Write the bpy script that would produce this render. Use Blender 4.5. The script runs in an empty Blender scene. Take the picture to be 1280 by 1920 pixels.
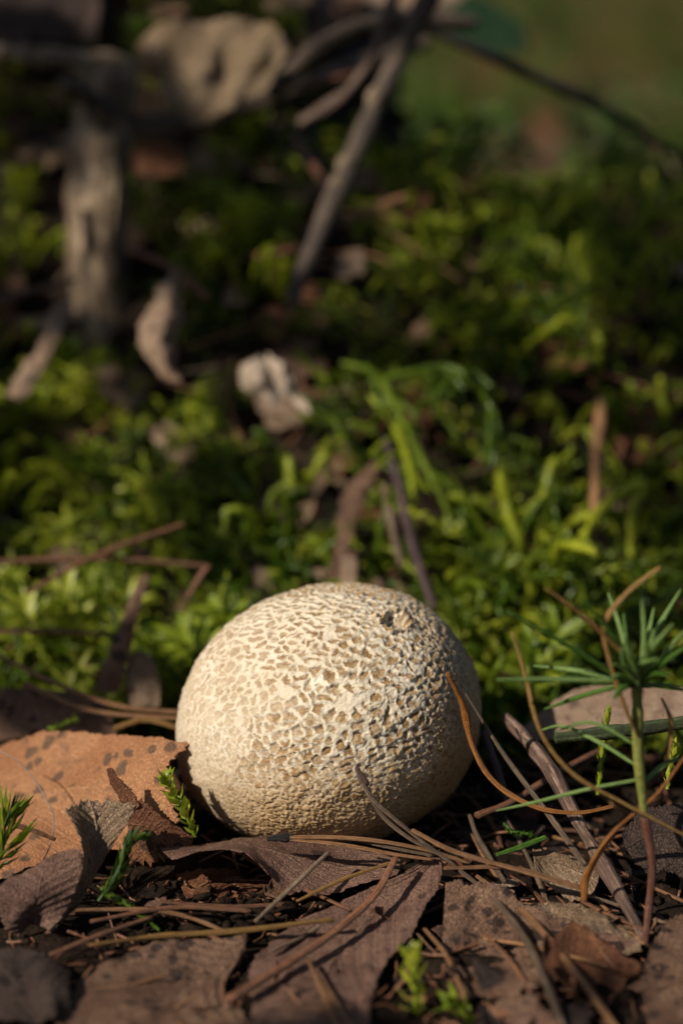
import bpy, bmesh, math, random
import numpy as np
from mathutils import Vector, kdtree

S = 0.01                                   # all lengths below are centimetres, the scene is in metres
rng = np.random.default_rng(7)
random.seed(7)
sc = bpy.context.scene
COL = sc.collection

# ------------------------------------------------------------------ camera
PITCH = math.radians(14.0)
CAM = np.array([0.2, -42.5, 16.85])
LENS, SENS = 81.0, 36.0
cd = bpy.data.cameras.new('camera'); cam = bpy.data.objects.new('camera', cd); COL.objects.link(cam)
cam.location = CAM * S
cam.rotation_euler = (math.pi / 2 - PITCH, 0, 0)
cd.sensor_fit = 'VERTICAL'; cd.sensor_height = SENS; cd.sensor_width = 24.0; cd.lens = LENS
cd.clip_start = 0.01; cd.clip_end = 300
cd.dof.use_dof = True
cd.dof.focus_distance = 0.420
cd.dof.aperture_fstop = 7.8
cd.dof.aperture_blades = 9
sc.camera = cam
FW = np.array([0, math.cos(PITCH), -math.sin(PITCH)])
UP = np.array([0, math.sin(PITCH), math.cos(PITCH)])
RT = np.array([1.0, 0, 0])

# ------------------------------------------------------------------ sky, sun, exposure
EL, AZ = math.radians(37), math.radians(38)
SUN = np.array([-math.cos(EL) * math.cos(AZ), -math.cos(EL) * math.sin(AZ), math.sin(EL)])
w = bpy.data.worlds.new('World'); sc.world = w; w.use_nodes = True
nt = w.node_tree; bg = nt.nodes['Background']
sky = nt.nodes.new('ShaderNodeTexSky'); sky.sky_type = 'NISHITA'; sky.sun_disc = False
sky.sun_elevation = EL; sky.sun_rotation = math.atan2(SUN[0], SUN[1])
nt.links.new(sky.outputs[0], bg.inputs[0]); bg.inputs[1].default_value = 0.05
sd = bpy.data.lights.new('sun', 'SUN'); sun = bpy.data.objects.new('sun', sd); COL.objects.link(sun)
sd.energy = 4.7; sd.angle = math.radians(0.55); sd.color = (1.0, 0.91, 0.77)
sun.rotation_euler = Vector(tuple(SUN)).to_track_quat('Z', 'Y').to_euler()
sun.location = SUN * 2
sc.view_settings.view_transform = 'Standard'; sc.view_settings.look = 'None'
sc.view_settings.exposure = 0.0; sc.view_settings.gamma = 1.0
sc.cycles.use_denoising = True
sc.cycles.max_bounces = 8; sc.cycles.transmission_bounces = 4
sc.cycles.caustics_reflective = False; sc.cycles.caustics_refractive = False

# ------------------------------------------------------------------ numeric helpers
def _h(i, j, k, s):
    n = (i.astype(np.int64) * 374761393 + j.astype(np.int64) * 668265263 + k.astype(np.int64) * 2147483647 + s * 974634253) & 0xffffffff
    n = ((n ^ (n >> 13)) * 1274126177) & 0xffffffff
    n = ((n ^ (n >> 15)) * 2246822519) & 0xffffffff
    return ((n ^ (n >> 16)) & 0xffffff) / float(0xffffff) * 2 - 1
def noise(p, s=0):
    p = np.asarray(p, float); f = np.floor(p); t = p - f; i = f.astype(np.int64)
    t = t * t * t * (t * (t * 6 - 15) + 10)
    r = 0
    for a in (0, 1):
        wa = t[..., 0] if a else 1 - t[..., 0]
        for b in (0, 1):
            wb = t[..., 1] if b else 1 - t[..., 1]
            for c in (0, 1):
                wc = t[..., 2] if c else 1 - t[..., 2]
                r = r + wa * wb * wc * _h(i[..., 0] + a, i[..., 1] + b, i[..., 2] + c, s)
    return r
def fbm(p, s=0, o=4):
    r, a = 0, 1.0
    p = np.asarray(p, float)
    for k in range(o):
        r = r + a * noise(p * 2 ** k + 17.3 * k, s + k); a *= 0.5
    return r / 1.6
def sm(a, b, x):
    t = np.clip((x - a) / (b - a), 0, 1); return t * t * (3 - 2 * t)
def norm(v):
    return v / np.maximum(np.linalg.norm(v, axis=-1, keepdims=True), 1e-9)
def cr(C, t):
    """Catmull-Rom through the rows of C (n, ...), t in 0..1, straight on beyond the ends"""
    C = np.asarray(C, float); n = len(C); t = np.asarray(t, float)
    E = np.concatenate([[2 * C[0] - C[1]], C, [2 * C[-1] - C[-2]]])
    tc = np.clip(t, 0, 1); x = tc * (n - 1); i = np.minimum(x.astype(int), n - 2); f = x - i
    sh = (slice(None),) + (None,) * (C.ndim - 1)
    f = f[sh]
    p0, p1, p2, p3 = E[i], E[i + 1], E[i + 2], E[i + 3]
    r = 0.5 * (2 * p1 + (p2 - p0) * f + (2 * p0 - 5 * p1 + 4 * p2 - p3) * f ** 2 + (3 * p1 - p0 - 3 * p2 + p3) * f ** 3)
    ex = (t - tc)[sh] * (n - 1)
    d0, d1 = C[1] - C[0], C[-1] - C[-2]
    return r + np.where(ex < 0, ex * d0, ex * d1)

# ------------------------------------------------------------------ the lie of the land (heights in cm)
def G(x, y):
    x = np.asarray(x, float); y = np.asarray(y, float)
    p = np.stack([x, y, np.zeros_like(x + y) + 0.5], -1)
    near = 0.28 * fbm(p / 2.3, 3) * sm(1.6, 3.2, np.hypot(x, y)) - 0.1
    y0 = 3.6 + 1.8 * sm(0, 6, -x) + 1.2 * noise(p / 4.0, 9)
    H = 9.5 + 0.9 * noise(p / 5.0, 11) + 0.5 * noise(p / 2.0, 12)
    bank = H * sm(0, 1, (y - y0) / 17.0)
    back = (H - 5.0) * sm(20, 45, y)
    far = 5.0 * fbm(p / 60.0, 21) * sm(40, 120, y) + 40 * fbm(p / 500.0, 22) * sm(150, 900, np.hypot(x, y))
    rise = (9.5 + 1.2 * noise(p / 3.0, 31)) * sm(2.5, -2.5, x - .12 * (y - 22) + 1.0 * noise(p / 4.0, 32)) * sm(20, 28, y) * sm(60, 34, y)
    return near + bank - back + far + rise
def ray(px, py):
    k = 2 * (SENS / 2 / LENS) / 1920.0
    return FW + RT * ((px - 640) * k) + UP * ((960 - py) * k)
_T = np.concatenate([np.arange(25, 120, 0.05), np.arange(120, 600, 1.0)])
def on_ground(px, py, h=0.0):
    d = ray(px, py); P = CAM + _T[:, None] * d
    below = P[:, 2] < G(P[:, 0], P[:, 1]) + h
    i = np.argmax(below) if below.any() else len(_T) - 1
    return P[i]
def proj(p):
    d = np.asarray(p) - CAM; k = 2 * (SENS / 2 / LENS) / 1920.0; z = d @ FW
    return 640 + (d @ RT) / z / k, 960 - (d @ UP) / z / k
def at_y(px, py, y):
    d = ray(px, py); return CAM + d * ((y - CAM[1]) / d[1])
def pt(c, lift=.16):
    """(px, py, height over ground) or (px, py, None, y); nothing sinks into the soil"""
    if len(c) == 4:
        p = at_y(c[0], c[1], c[3])
        return on_ground(c[0], c[1], lift) if p[1] < -3.5 and p[2] < G(p[0], p[1]) + lift else p
    return on_ground(c[0], c[1], c[2] if len(c) > 2 else 0.0)

# ------------------------------------------------------------------ mesh helpers
def make(name, V, F, mat, parent=None, origin=None, attrs=None, smooth=True):
    V = np.asarray(V, float)
    o3 = np.zeros(3) if origin is None else np.asarray(origin, float)
    me = bpy.data.meshes.new(name)
    if isinstance(F, np.ndarray):
        nf, k = F.shape
        me.vertices.add(len(V)); me.vertices.foreach_set('co', ((V - o3) * S).astype(np.float32).ravel())
        me.loops.add(nf * k); me.loops.foreach_set('vertex_index', F.astype(np.int32).ravel())
        me.polygons.add(nf); me.polygons.foreach_set('loop_start', np.arange(0, nf * k, k, dtype=np.int32))
        me.update(calc_edges=True); me.validate()
    else:
        me.from_pydata([tuple(v) for v in (V - o3) * S], [], F)
    if attrs:
        for n, a in attrs.items():
            a = np.asarray(a, np.float32)
            if a.ndim == 1:
                at = me.attributes.new(n, 'FLOAT', 'POINT'); at.data.foreach_set('value', a)
            else:
                at = me.attributes.new(n, 'FLOAT_VECTOR', 'POINT'); at.data.foreach_set('vector', a.ravel())
    if smooth: me.polygons.foreach_set('use_smooth', np.ones(len(me.polygons), bool))
    me.materials.append(mat)
    o = bpy.data.objects.new(name, me); COL.objects.link(o)
    if parent is not None: o.parent = parent
    elif origin is not None: o.location = o3 * S
    return o
def tag(o, label, cat, group=None, kind=None):
    if label: o['label'] = label
    if cat: o['category'] = cat
    if group: o['group'] = group
    if kind: o['kind'] = kind
    return o
def empty(name, origin, label, cat, group=None):
    e = bpy.data.objects.new(name, None); COL.objects.link(e); e.location = np.asarray(origin) * S
    e.empty_display_size = 0.01
    return tag(e, label, cat, group)
def sheet(P, thick):
    """grid (nu, nv, 3) -> closed thin sheet"""
    nu, nv = P.shape[:2]
    du = np.gradient(P, axis=0); dv = np.gradient(P, axis=1)
    N = norm(np.cross(du, dv))
    A = (P + N * thick / 2).reshape(-1, 3); B = (P - N * thick / 2).reshape(-1, 3)
    idx = np.arange(nu * nv).reshape(nu, nv)
    q = np.stack([idx[:-1, :-1], idx[1:, :-1], idx[1:, 1:], idx[:-1, 1:]], -1).reshape(-1, 4)
    o = nu * nv
    rim = np.concatenate([idx[0, :], idx[1:, -1], idx[-1, ::-1][1:], idx[::-1, 0][1:]])
    a, b = rim[:-1], rim[1:]
    r = np.stack([a, b, b + o, a + o], -1)
    return np.concatenate([A, B]), np.concatenate([q, q[:, ::-1] + o, r])
def tube(C, rad, n=30, k=7, flat=1.0, wob=0.0, seed=0, smoothpath=True):
    C = np.asarray(C, float)
    t = np.linspace(0, 1, n)
    P = cr(C, t) if smoothpath else C
    n = len(P)
    R = np.interp(t, np.linspace(0, 1, len(rad)), rad) if np.ndim(rad) else np.full(n, rad)
    if wob: R = R * (1 + wob * noise(np.stack([t * 14, t * 0 + seed, t * 0], -1), seed))
    T = norm(np.gradient(P, axis=0))
    ref = np.array([0.13, 0.21, 1.0]); ref = ref if abs(T[n // 2] @ norm(ref)) < .9 else np.array([1.0, .2, .1])
    A = norm(np.cross(T, ref)); B = norm(np.cross(T, A))
    an = np.arange(k) / k * 2 * math.pi
    ring = P[:, None] + R[:, None, None] * (np.cos(an)[None, :, None] * A[:, None] + flat * np.sin(an)[None, :, None] * B[:, None])
    V = ring.reshape(-1, 3)
    i = np.arange(n - 1)[:, None] * k; j = np.arange(k)[None, :]; j2 = (j + 1) % k
    F = np.stack([i + j, i + j2, i + k + j2, i + k + j], -1).reshape(-1, 4)
    V = np.concatenate([V, [P[0] - T[0] * R[0] * .3], [P[-1] + T[-1] * R[-1] * .3]])
    c0, c1 = len(V) - 2, len(V) - 1
    jj = np.arange(k); e = (n - 1) * k
    caps = np.concatenate([np.stack([np.full(k, c0), (jj + 1) % k, jj, jj], -1), np.stack([np.full(k, c1), e + jj, e + (jj + 1) % k, e + (jj + 1) % k], -1)])
    L = np.concatenate([[0], np.cumsum(np.linalg.norm(np.diff(P, axis=0), axis=1))])
    uv = np.stack([np.repeat(L, k), np.tile(an / 6.283, n), np.full(n * k, (seed * .618) % 1)], -1)
    uv = np.concatenate([uv, uv[:1], uv[-1:]])
    return V, F, caps, uv
def mktube(name, C, rad, mat, parent=None, origin=None, **kw):
    V, F, caps, uv = tube(C, rad, **kw)
    Fl = [tuple(f) for f in F.tolist()] + [tuple(c[:3]) for c in caps.tolist()]
    return make(name, V, Fl, mat, parent, origin, {'luv': uv})

# ------------------------------------------------------------------ materials
def mat_new(name):
    m = bpy.data.materials.new(name); m.use_nodes = True
    n = m.node_tree.nodes; b = n['Principled BSDF']
    return m, n, m.node_tree.links, b, n['Material Output']
def attr(n, name): a = n.new('ShaderNodeAttribute'); a.attribute_name = name; return a
def ramp(n, l, src, stops):
    r = n.new('ShaderNodeValToRGB'); e = r.color_ramp.elements
    while len(e) < len(stops): e.new(0.5)
    for k, (p, c) in enumerate(stops):
        e[k].position = p; e[k].color = (*c, 1) if len(c) == 3 else c
    l.new(src, r.inputs[0]); return r
def mix(n, l, fac, a, b, mode='MIX'):
    m = n.new('ShaderNodeMix'); m.data_type = 'RGBA'; m.blend_type = mode
    for s_, v in ((m.inputs[0], fac), (m.inputs[6], a), (m.inputs[7], b)):
        if isinstance(v, (int, float)): s_.default_value = v
        elif isinstance(v, tuple): s_.default_value = (*v, 1)
        else: l.new(v, s_)
    return m.outputs[2]
def math_(n, l, op, a, b=None, c=None):
    m = n.new('ShaderNodeMath'); m.operation = op
    for i, v in enumerate((a, b, c)):
        if v is None: continue
        if isinstance(v, (int, float)): m.inputs[i].default_value = v
        else: l.new(v, m.inputs[i])
    return m.outputs[0]
def nz(n, l, scale, detail=4, vec=None, rough=.55, dist=0.0):
    t = n.new('ShaderNodeTexNoise'); t.inputs['Scale'].default_value = scale; t.inputs['Detail'].default_value = detail
    t.inputs['Roughness'].default_value = rough; t.inputs['Distortion'].default_value = dist
    if vec is not None: l.new(vec, t.inputs['Vector'])
    return t
def bump(n, l, b, h, dist, strength=1.0):
    u = n.new('ShaderNodeBump'); u.inputs['Distance'].default_value = dist; u.inputs['Strength'].default_value = strength
    l.new(h, u.inputs['Height']); l.new(u.outputs[0], b.inputs['Normal'])
def translucent(n, l, b, out, col, fac):
    t = n.new('ShaderNodeBsdfTranslucent'); l.new(col, t.inputs[0])
    mx = n.new('ShaderNodeMixShader'); mx.inputs[0].default_value = fac
    l.new(b.outputs[0], mx.inputs[1]); l.new(t.outputs[0], mx.inputs[2]); l.new(mx.outputs[0], out.inputs[0])

def mat_leaf(name, base, alt, dark, spots=0.35, spot_scale=260, trans=.18, rough=.62, veins=.35, vein_col=None, veins_n=9.0):
    m, n, l, b, out = mat_new(name)
    tc = n.new('ShaderNodeTexCoord'); obj = tc.outputs['Object']
    a = nz(n, l, 90, 5, obj, .6); f = nz(n, l, 900, 4, obj, .65); g = nz(n, l, 2600, 2, obj, .6)
    c = ramp(n, l, a.outputs[0], [(.38, alt), (.6, base)]).outputs[0]
    c = mix(n, l, ramp(n, l, f.outputs[0], [(.38, (0, 0, 0)), (.66, (.55, .55, .55))]).outputs[0], c, alt)
    # round age spots and larger stains
    dv = nz(n, l, 330, 3, obj); vm = n.new('ShaderNodeVectorMath'); vm.operation = 'MULTIPLY_ADD'
    l.new(dv.outputs['Color'], vm.inputs[0]); vm.inputs[1].default_value = (.0022,) * 3; l.new(obj, vm.inputs[2])
    vo = n.new('ShaderNodeTexVoronoi'); vo.inputs['Scale'].default_value = spot_scale; l.new(vm.outputs[0], vo.inputs['Vector'])
    rnd = n.new('ShaderNodeSeparateColor'); l.new(vo.outputs['Color'], rnd.inputs[0])
    size = math_(n, l, 'MULTIPLY_ADD', rnd.outputs[0], .42, .16)
    sp = math_(n, l, 'SUBTRACT', size, vo.outputs['Distance'])
    sp = ramp(n, l, sp, [(.0, (0, 0, 0)), (.1, (1, 1, 1))]).outputs[0]
    on = math_(n, l, 'LESS_THAN', rnd.outputs[1], spots)
    spm = math_(n, l, 'MULTIPLY', sp, on)
    st = nz(n, l, 140, 5, obj, .7); stm = ramp(n, l, st.outputs[0], [(.56, (0, 0, 0)), (.72, (.75, .75, .75))]).outputs[0]
    c = mix(n, l, math_(n, l, 'MULTIPLY', spm, .82), c, dark)
    c = mix(n, l, stm, c, dark)
    # pinnate veins
    at = attr(n, 'luv'); sx = n.new('ShaderNodeSeparateXYZ'); l.new(at.outputs['Vector'], sx.inputs[0])
    av = math_(n, l, 'ABSOLUTE', sx.outputs[1])
    ph = math_(n, l, 'FRACT', math_(n, l, 'MULTIPLY', math_(n, l, 'MULTIPLY_ADD', av, -.33, sx.outputs[0]), veins_n))
    lv = math_(n, l, 'ABSOLUTE', math_(n, l, 'SUBTRACT', ph, .5))
    lat = ramp(n, l, lv, [(.0, (1, 1, 1)), (.09, (0, 0, 0))]).outputs[0]
    mid = ramp(n, l, av, [(.0, (1, 1, 1)), (.045, (0, 0, 0))]).outputs[0]
    vs = math_(n, l, 'MAXIMUM', math_(n, l, 'MULTIPLY', lat, .6), mid)
    vn = n.new('ShaderNodeTexVoronoi'); vn.feature = 'DISTANCE_TO_EDGE'; vn.inputs['Scale'].default_value = 1300; l.new(obj, vn.inputs['Vector'])
    net = ramp(n, l, vn.outputs['Distance'], [(.0, (1, 1, 1)), (.1, (0, 0, 0))]).outputs[0]
    c = mix(n, l, math_(n, l, 'MULTIPLY', vs, veins), c, vein_col or tuple(min(1, x * 1.5 + .02) for x in base))
    c = mix(n, l, math_(n, l, 'MULTIPLY', net, .12), c, dark)
    c = mix(n, l, ramp(n, l, g.outputs[0], [(.42, (.75, .75, .75)), (.58, (0, 0, 0))]).outputs[0], c, mix(n, l, .55, c, dark))
    l.new(c, b.inputs['Base Color']); b.inputs['Roughness'].default_value = rough
    b.inputs['Specular IOR Level'].default_value = .22
    h = math_(n, l, 'MULTIPLY_ADD', g.outputs[0], .6, f.outputs[0]); h = math_(n, l, 'MULTIPLY_ADD', vs, .5, h); h = math_(n, l, 'MULTIPLY_ADD', net, -.3, h)
    bump(n, l, b, h, .0006, .85)
    translucent(n, l, b, out, c, trans)
    return m
def mat_fibre(name, base, alt, dark, rough=.5, trans=0.0, along=60):
    """needles, twigs, dry blades: streaks along the length"""
    m, n, l, b, out = mat_new(name)
    at = attr(n, 'luv'); sx = n.new('ShaderNodeSeparateXYZ'); l.new(at.outputs['Vector'], sx.inputs[0])
    cb = n.new('ShaderNodeCombineXYZ'); l.new(math_(n, l, 'MULTIPLY', sx.outputs[0], 1.3), cb.inputs[0])
    l.new(math_(n, l, 'MULTIPLY', sx.outputs[1], 14), cb.inputs[1]); l.new(math_(n, l, 'MULTIPLY', sx.outputs[2], 37), cb.inputs[2])
    a = nz(n, l, 1.0, 5, cb.outputs[0], .6)
    tc = n.new('ShaderNodeTexCoord'); f = nz(n, l, 700, 4, tc.outputs['Object'], .65); g = nz(n, l, 130, 3, tc.outputs['Object'])
    c = ramp(n, l, a.outputs[0], [(.36, dark), (.5, alt), (.62, base)]).outputs[0]
    c = mix(n, l, ramp(n, l, f.outputs[0], [(.5, (0, 0, 0)), (.75, (.7, .7, .7))]).outputs[0], c, dark)
    c = mix(n, l, ramp(n, l, g.outputs[0], [(.45, (0, 0, 0)), (.7, (.6, .6, .6))]).outputs[0], c, alt)
    oi = n.new('ShaderNodeObjectInfo')
    c = mix(n, l, math_(n, l, 'MULTIPLY', oi.outputs['Random'], .45), c, dark)
    l.new(c, b.inputs['Base Color']); b.inputs['Roughness'].default_value = rough; b.inputs['Specular IOR Level'].default_value = .4
    bump(n, l, b, math_(n, l, 'ADD', a.outputs[0], f.outputs[0]), .0007, .8)
    if trans: translucent(n, l, b, out, c, trans)
    return m
def mat_moss(name, lo, mid_, hi, trans=.35, rough=.42):
    m, n, l, b, out = mat_new(name)
    t = attr(n, 'tint'); oi = n.new('ShaderNodeObjectInfo')
    f = math_(n, l, 'ADD', t.outputs['Fac'], math_(n, l, 'MULTIPLY_ADD', oi.outputs['Random'], .7, -.3))
    c = ramp(n, l, f, [(.05, lo), (.5, mid_), (.95, hi)]).outputs[0]
    tc = n.new('ShaderNodeTexCoord'); g = nz(n, l, 500, 3, tc.outputs['Object'])
    c = mix(n, l, ramp(n, l, g.outputs[0], [(.4, (0, 0, 0)), (.7, (.4, .4, .4))]).outputs[0], c, lo)
    l.new(c, b.inputs['Base Color']); b.inputs['Roughness'].default_value = rough
    translucent(n, l, b, out, c, trans)
    return m

def mat_ground():
    m, n, l, b, out = mat_new('soil')
    tc = n.new('ShaderNodeTexCoord'); ob = tc.outputs['Object']
    a = nz(n, l, 40, 6, ob, .65); f = nz(n, l, 420, 5, ob, .7); g = nz(n, l, 5.5, 3, ob, .5, .3)
    c = ramp(n, l, f.outputs[0], [(.3, (.006, .004, .003)), (.6, (.028, .018, .012)), (.8, (.06, .036, .022))]).outputs[0]
    c2 = ramp(n, l, a.outputs[0], [(.35, (.075, .04, .018)), (.52, (.07, .06, .012)), (.68, (.085, .09, .008))]).outputs[0]
    c3 = ramp(n, l, g.outputs[0], [(.36, (.12, .06, .024)), (.45, (.06, .042, .016)), (.53, (.072, .064, .007)), (.66, (.038, .048, .004))]).outputs[0]
    sx = n.new('ShaderNodeSeparateXYZ'); l.new(ob, sx.inputs[0])
    far = ramp(n, l, math_(n, l, 'MULTIPLY', sx.outputs[1], 1.0), [(.42, (0, 0, 0)), (.6, (1, 1, 1))]).outputs[0]
    c = mix(n, l, far, c, mix(n, l, .85, c2, c3))
    l.new(c, b.inputs['Base Color']); b.inputs['Roughness'].default_value = .9; b.inputs['Specular IOR Level'].default_value = .08
    bump(n, l, b, math_(n, l, 'ADD', f.outputs[0], a.outputs[0]), .0015, .9)
    return m
def mat_mushroom(name):
    m, n, l, b, out = mat_new(name)
    s = attr(n, 'scale'); rim = attr(n, 'rim'); reg = attr(n, 'tone')
    tc = n.new('ShaderNodeTexCoord'); ob = tc.outputs['Object']
    f = nz(n, l, 900, 5, ob, .65); g = nz(n, l, 130, 4, ob, .6); e = nz(n, l, 3200, 2, ob)
    cream = ramp(n, l, g.outputs[0], [(.3, (.68, .575, .43)), (.7, (.80, .715, .57))]).outputs[0]
    tan = ramp(n, l, f.outputs[0], [(.32, (.17, .085, .03)), (.5, (.34, .205, .088)), (.7, (.52, .36, .18))]).outputs[0]
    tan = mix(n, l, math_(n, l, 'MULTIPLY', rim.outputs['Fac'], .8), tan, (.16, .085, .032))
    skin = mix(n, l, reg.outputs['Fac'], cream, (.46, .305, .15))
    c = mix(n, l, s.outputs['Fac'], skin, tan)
    sp = n.new('ShaderNodeTexVoronoi'); sp.inputs['Scale'].default_value = 330; l.new(ob, sp.inputs['Vector'])
    dots = ramp(n, l, sp.outputs['Distance'], [(.09, (1, 1, 1)), (.16, (0, 0, 0))]).outputs[0]
    rc = n.new('ShaderNodeSeparateColor'); l.new(sp.outputs['Color'], rc.inputs[0])
    dm = math_(n, l, 'MULTIPLY', math_(n, l, 'MULTIPLY', dots, math_(n, l, 'LESS_THAN', rc.outputs[0], .10)), reg.outputs['Fac'])
    c = mix(n, l, dm, c, (.1, .055, .03))
    l.new(c, b.inputs['Base Color']); b.inputs['Roughness'].default_value = .68; b.inputs['Specular IOR Level'].default_value = .25
    b.inputs['Subsurface Weight'].default_value = .12; b.inputs['Subsurface Radius'].default_value = (.0022, .0014, .0007); b.inputs['Subsurface Scale'].default_value = .6
    bump(n, l, b, math_(n, l, 'MULTIPLY_ADD', e.outputs[0], .5, f.outputs[0]), .0004, .55)
    return m

M = {}
M['soil'] = mat_ground()
M['earthball'] = mat_mushroom('earthball skin')
M['tan_leaf'] = mat_leaf('tan birch leaf', (.70, .345, .165), (.5, .215, .092), (.13, .085, .06), .55, 300, .22, .55, .22)
M['brown_leaf'] = mat_leaf('brown leaf', (.34, .2, .125), (.17, .088, .055), (.03, .021, .019), .6, 300, .12, .5, .25)
M['purple_leaf'] = mat_leaf('purplish brown leaf', (.31, .18, .128), (.17, .09, .066), (.05, .031, .026), .25, 260, .10, .5, .2)
M['grey_leaf'] = mat_leaf('grey brown leaf', (.46, .32, .205), (.29, .185, .11), (.09, .055, .036), .2, 300, .2, .62, .5)
M['rust_leaf'] = mat_leaf('rusty leaf', (.32, .14, .065), (.19, .075, .04), (.06, .03, .02), .25, 300, .22, .55, .25)
M['pale_leaf'] = mat_leaf('pale leaf', (.56, .40, .28), (.40, .26, .17), (.16, .1, .07), .15, 240, .25, .6, .3)
M['white_leaf'] = mat_leaf('whitish leaf', (.8, .68, .55), (.62, .47, .34), (.3, .2, .13), .1, 240, .2, .55, .3)
M['dark_leaf'] = mat_leaf('dark rotten leaf', (.085, .055, .042), (.05, .032, .026), (.018, .013, .011), .4, 300, .05, .5, .3)
M['silver_leaf'] = mat_leaf('silver grey leaf', (.36, .28, .2), (.21, .155, .105), (.28, .15, .035), .0, 200, .15, .6, .3)
M['needle_tan'] = mat_fibre('tan needle', (.52, .285, .125), (.38, .19, .085), (.13, .062, .032), .42)
M['needle_grey'] = mat_fibre('grey needle', (.33, .24, .165), (.2, .135, .085), (.07, .042, .028), .5)
M['needle_brown'] = mat_fibre('brown needle', (.38, .175, .08), (.24, .105, .055), (.07, .032, .02), .45)
M['twig_dark'] = mat_fibre('dark twig bark', (.34, .225, .165), (.135, .075, .052), (.032, .02, .016), .68)
M['twig_black'] = mat_fibre('charred end', (.05, .035, .032), (.025, .018, .017), (.01, .008, .008), .7)
M['purple_stem'] = mat_fibre('purple stem', (.2, .12, .115), (.11, .066, .066), (.045, .026, .028), .5)
M['orange_blade'] = mat_fibre('orange dry blade', (.58, .27, .075), (.46, .19, .05), (.24, .085, .025), .4, .25)
M['straw'] = mat_fibre('straw yellow blade', (.55, .36, .13), (.44, .25, .075), (.24, .12, .035), .42, .3)
M['green_blade'] = mat_fibre('green needle', (.44, .60, .2), (.32, .48, .14), (.19, .31, .08), .45, .35)
M['green_bright'] = mat_fibre('fresh green needle', (.2, .36, .05), (.13, .27, .035), (.06, .15, .02), .4, .35)
M['stem_green'] = mat_fibre('green stem', (.4, .42, .1), (.3, .32, .07), (.2, .2, .05), .45, .2)
M['stem_brown'] = mat_fibre('reddish stem', (.26, .11, .055), (.18, .07, .04), (.08, .03, .02), .5)
M['bark_birch'] = mat_fibre('pale sapling bark', (.48, .355, .23), (.17, .115, .072), (.05, .033, .022), .65)
M['bark_grey'] = mat_fibre('grey bark', (.24, .17, .115), (.09, .062, .043), (.03, .02, .015), .65)
M['stick_green'] = mat_fibre('mossy bark', (.07, .1, .03), (.045, .07, .022), (.03, .026, .014), .6)
M['hair'] = mat_fibre('pale hair', (.7, .62, .56), (.6, .5, .45), (.45, .36, .3), .4, .3)
M['moss'] = mat_moss('moss leaves', (.02, .048, .004), (.115, .19, .008), (.48, .52, .035))
M['moss_deep'] = mat_moss('deep moss', (.014, .04, .005), (.05, .115, .010), (.16, .24, .025))
M['moss_bright'] = mat_moss('bright moss', (.08, .14, .006), (.25, .33, .016), (.48, .5, .05))
M['green_leaf'] = mat_leaf('blue green leaf', (.03, .075, .03), (.02, .055, .022), (.01, .03, .012), .0, 200, .2, .45, .3)

# ------------------------------------------------------------------ ground
def grid_axis(segs):
    return np.concatenate([np.linspace(a, b, n, endpoint=False) for a, b, n in segs] + [[segs[-1][1]]])
gx = grid_axis([(-9000, -600, 14), (-600, -60, 27), (-60, -16, 44), (-16, 16, 200), (16, 60, 44), (60, 600, 27), (600, 9000, 14)])
gy = grid_axis([(-3000, -100, 8), (-100, -12, 30), (-12, 26, 240), (26, 80, 70), (80, 600, 60), (600, 20000, 40)])
X, Y = np.meshgrid(gx, gy, indexing='ij')
Z = G(X, Y)
p3 = np.stack([X, Y, Z * 0], -1)
Z = Z + 0.09 * fbm(p3 / .45, 40, 3) * (np.abs(X) < 18) * (Y > -14) * (Y < 30)
V = np.stack([X, Y, Z], -1).reshape(-1, 3)
ii = np.arange(V.shape[0]).reshape(X.shape)
F = np.stack([ii[:-1, :-1], ii[1:, :-1], ii[1:, 1:], ii[:-1, 1:]], -1).reshape(-1, 4)
ground = make('ground', V, F, M['soil'])
ground['kind'] = 'structure'; ground['label'] = 'dark soil of the forest floor rising into a mossy bank'

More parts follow.
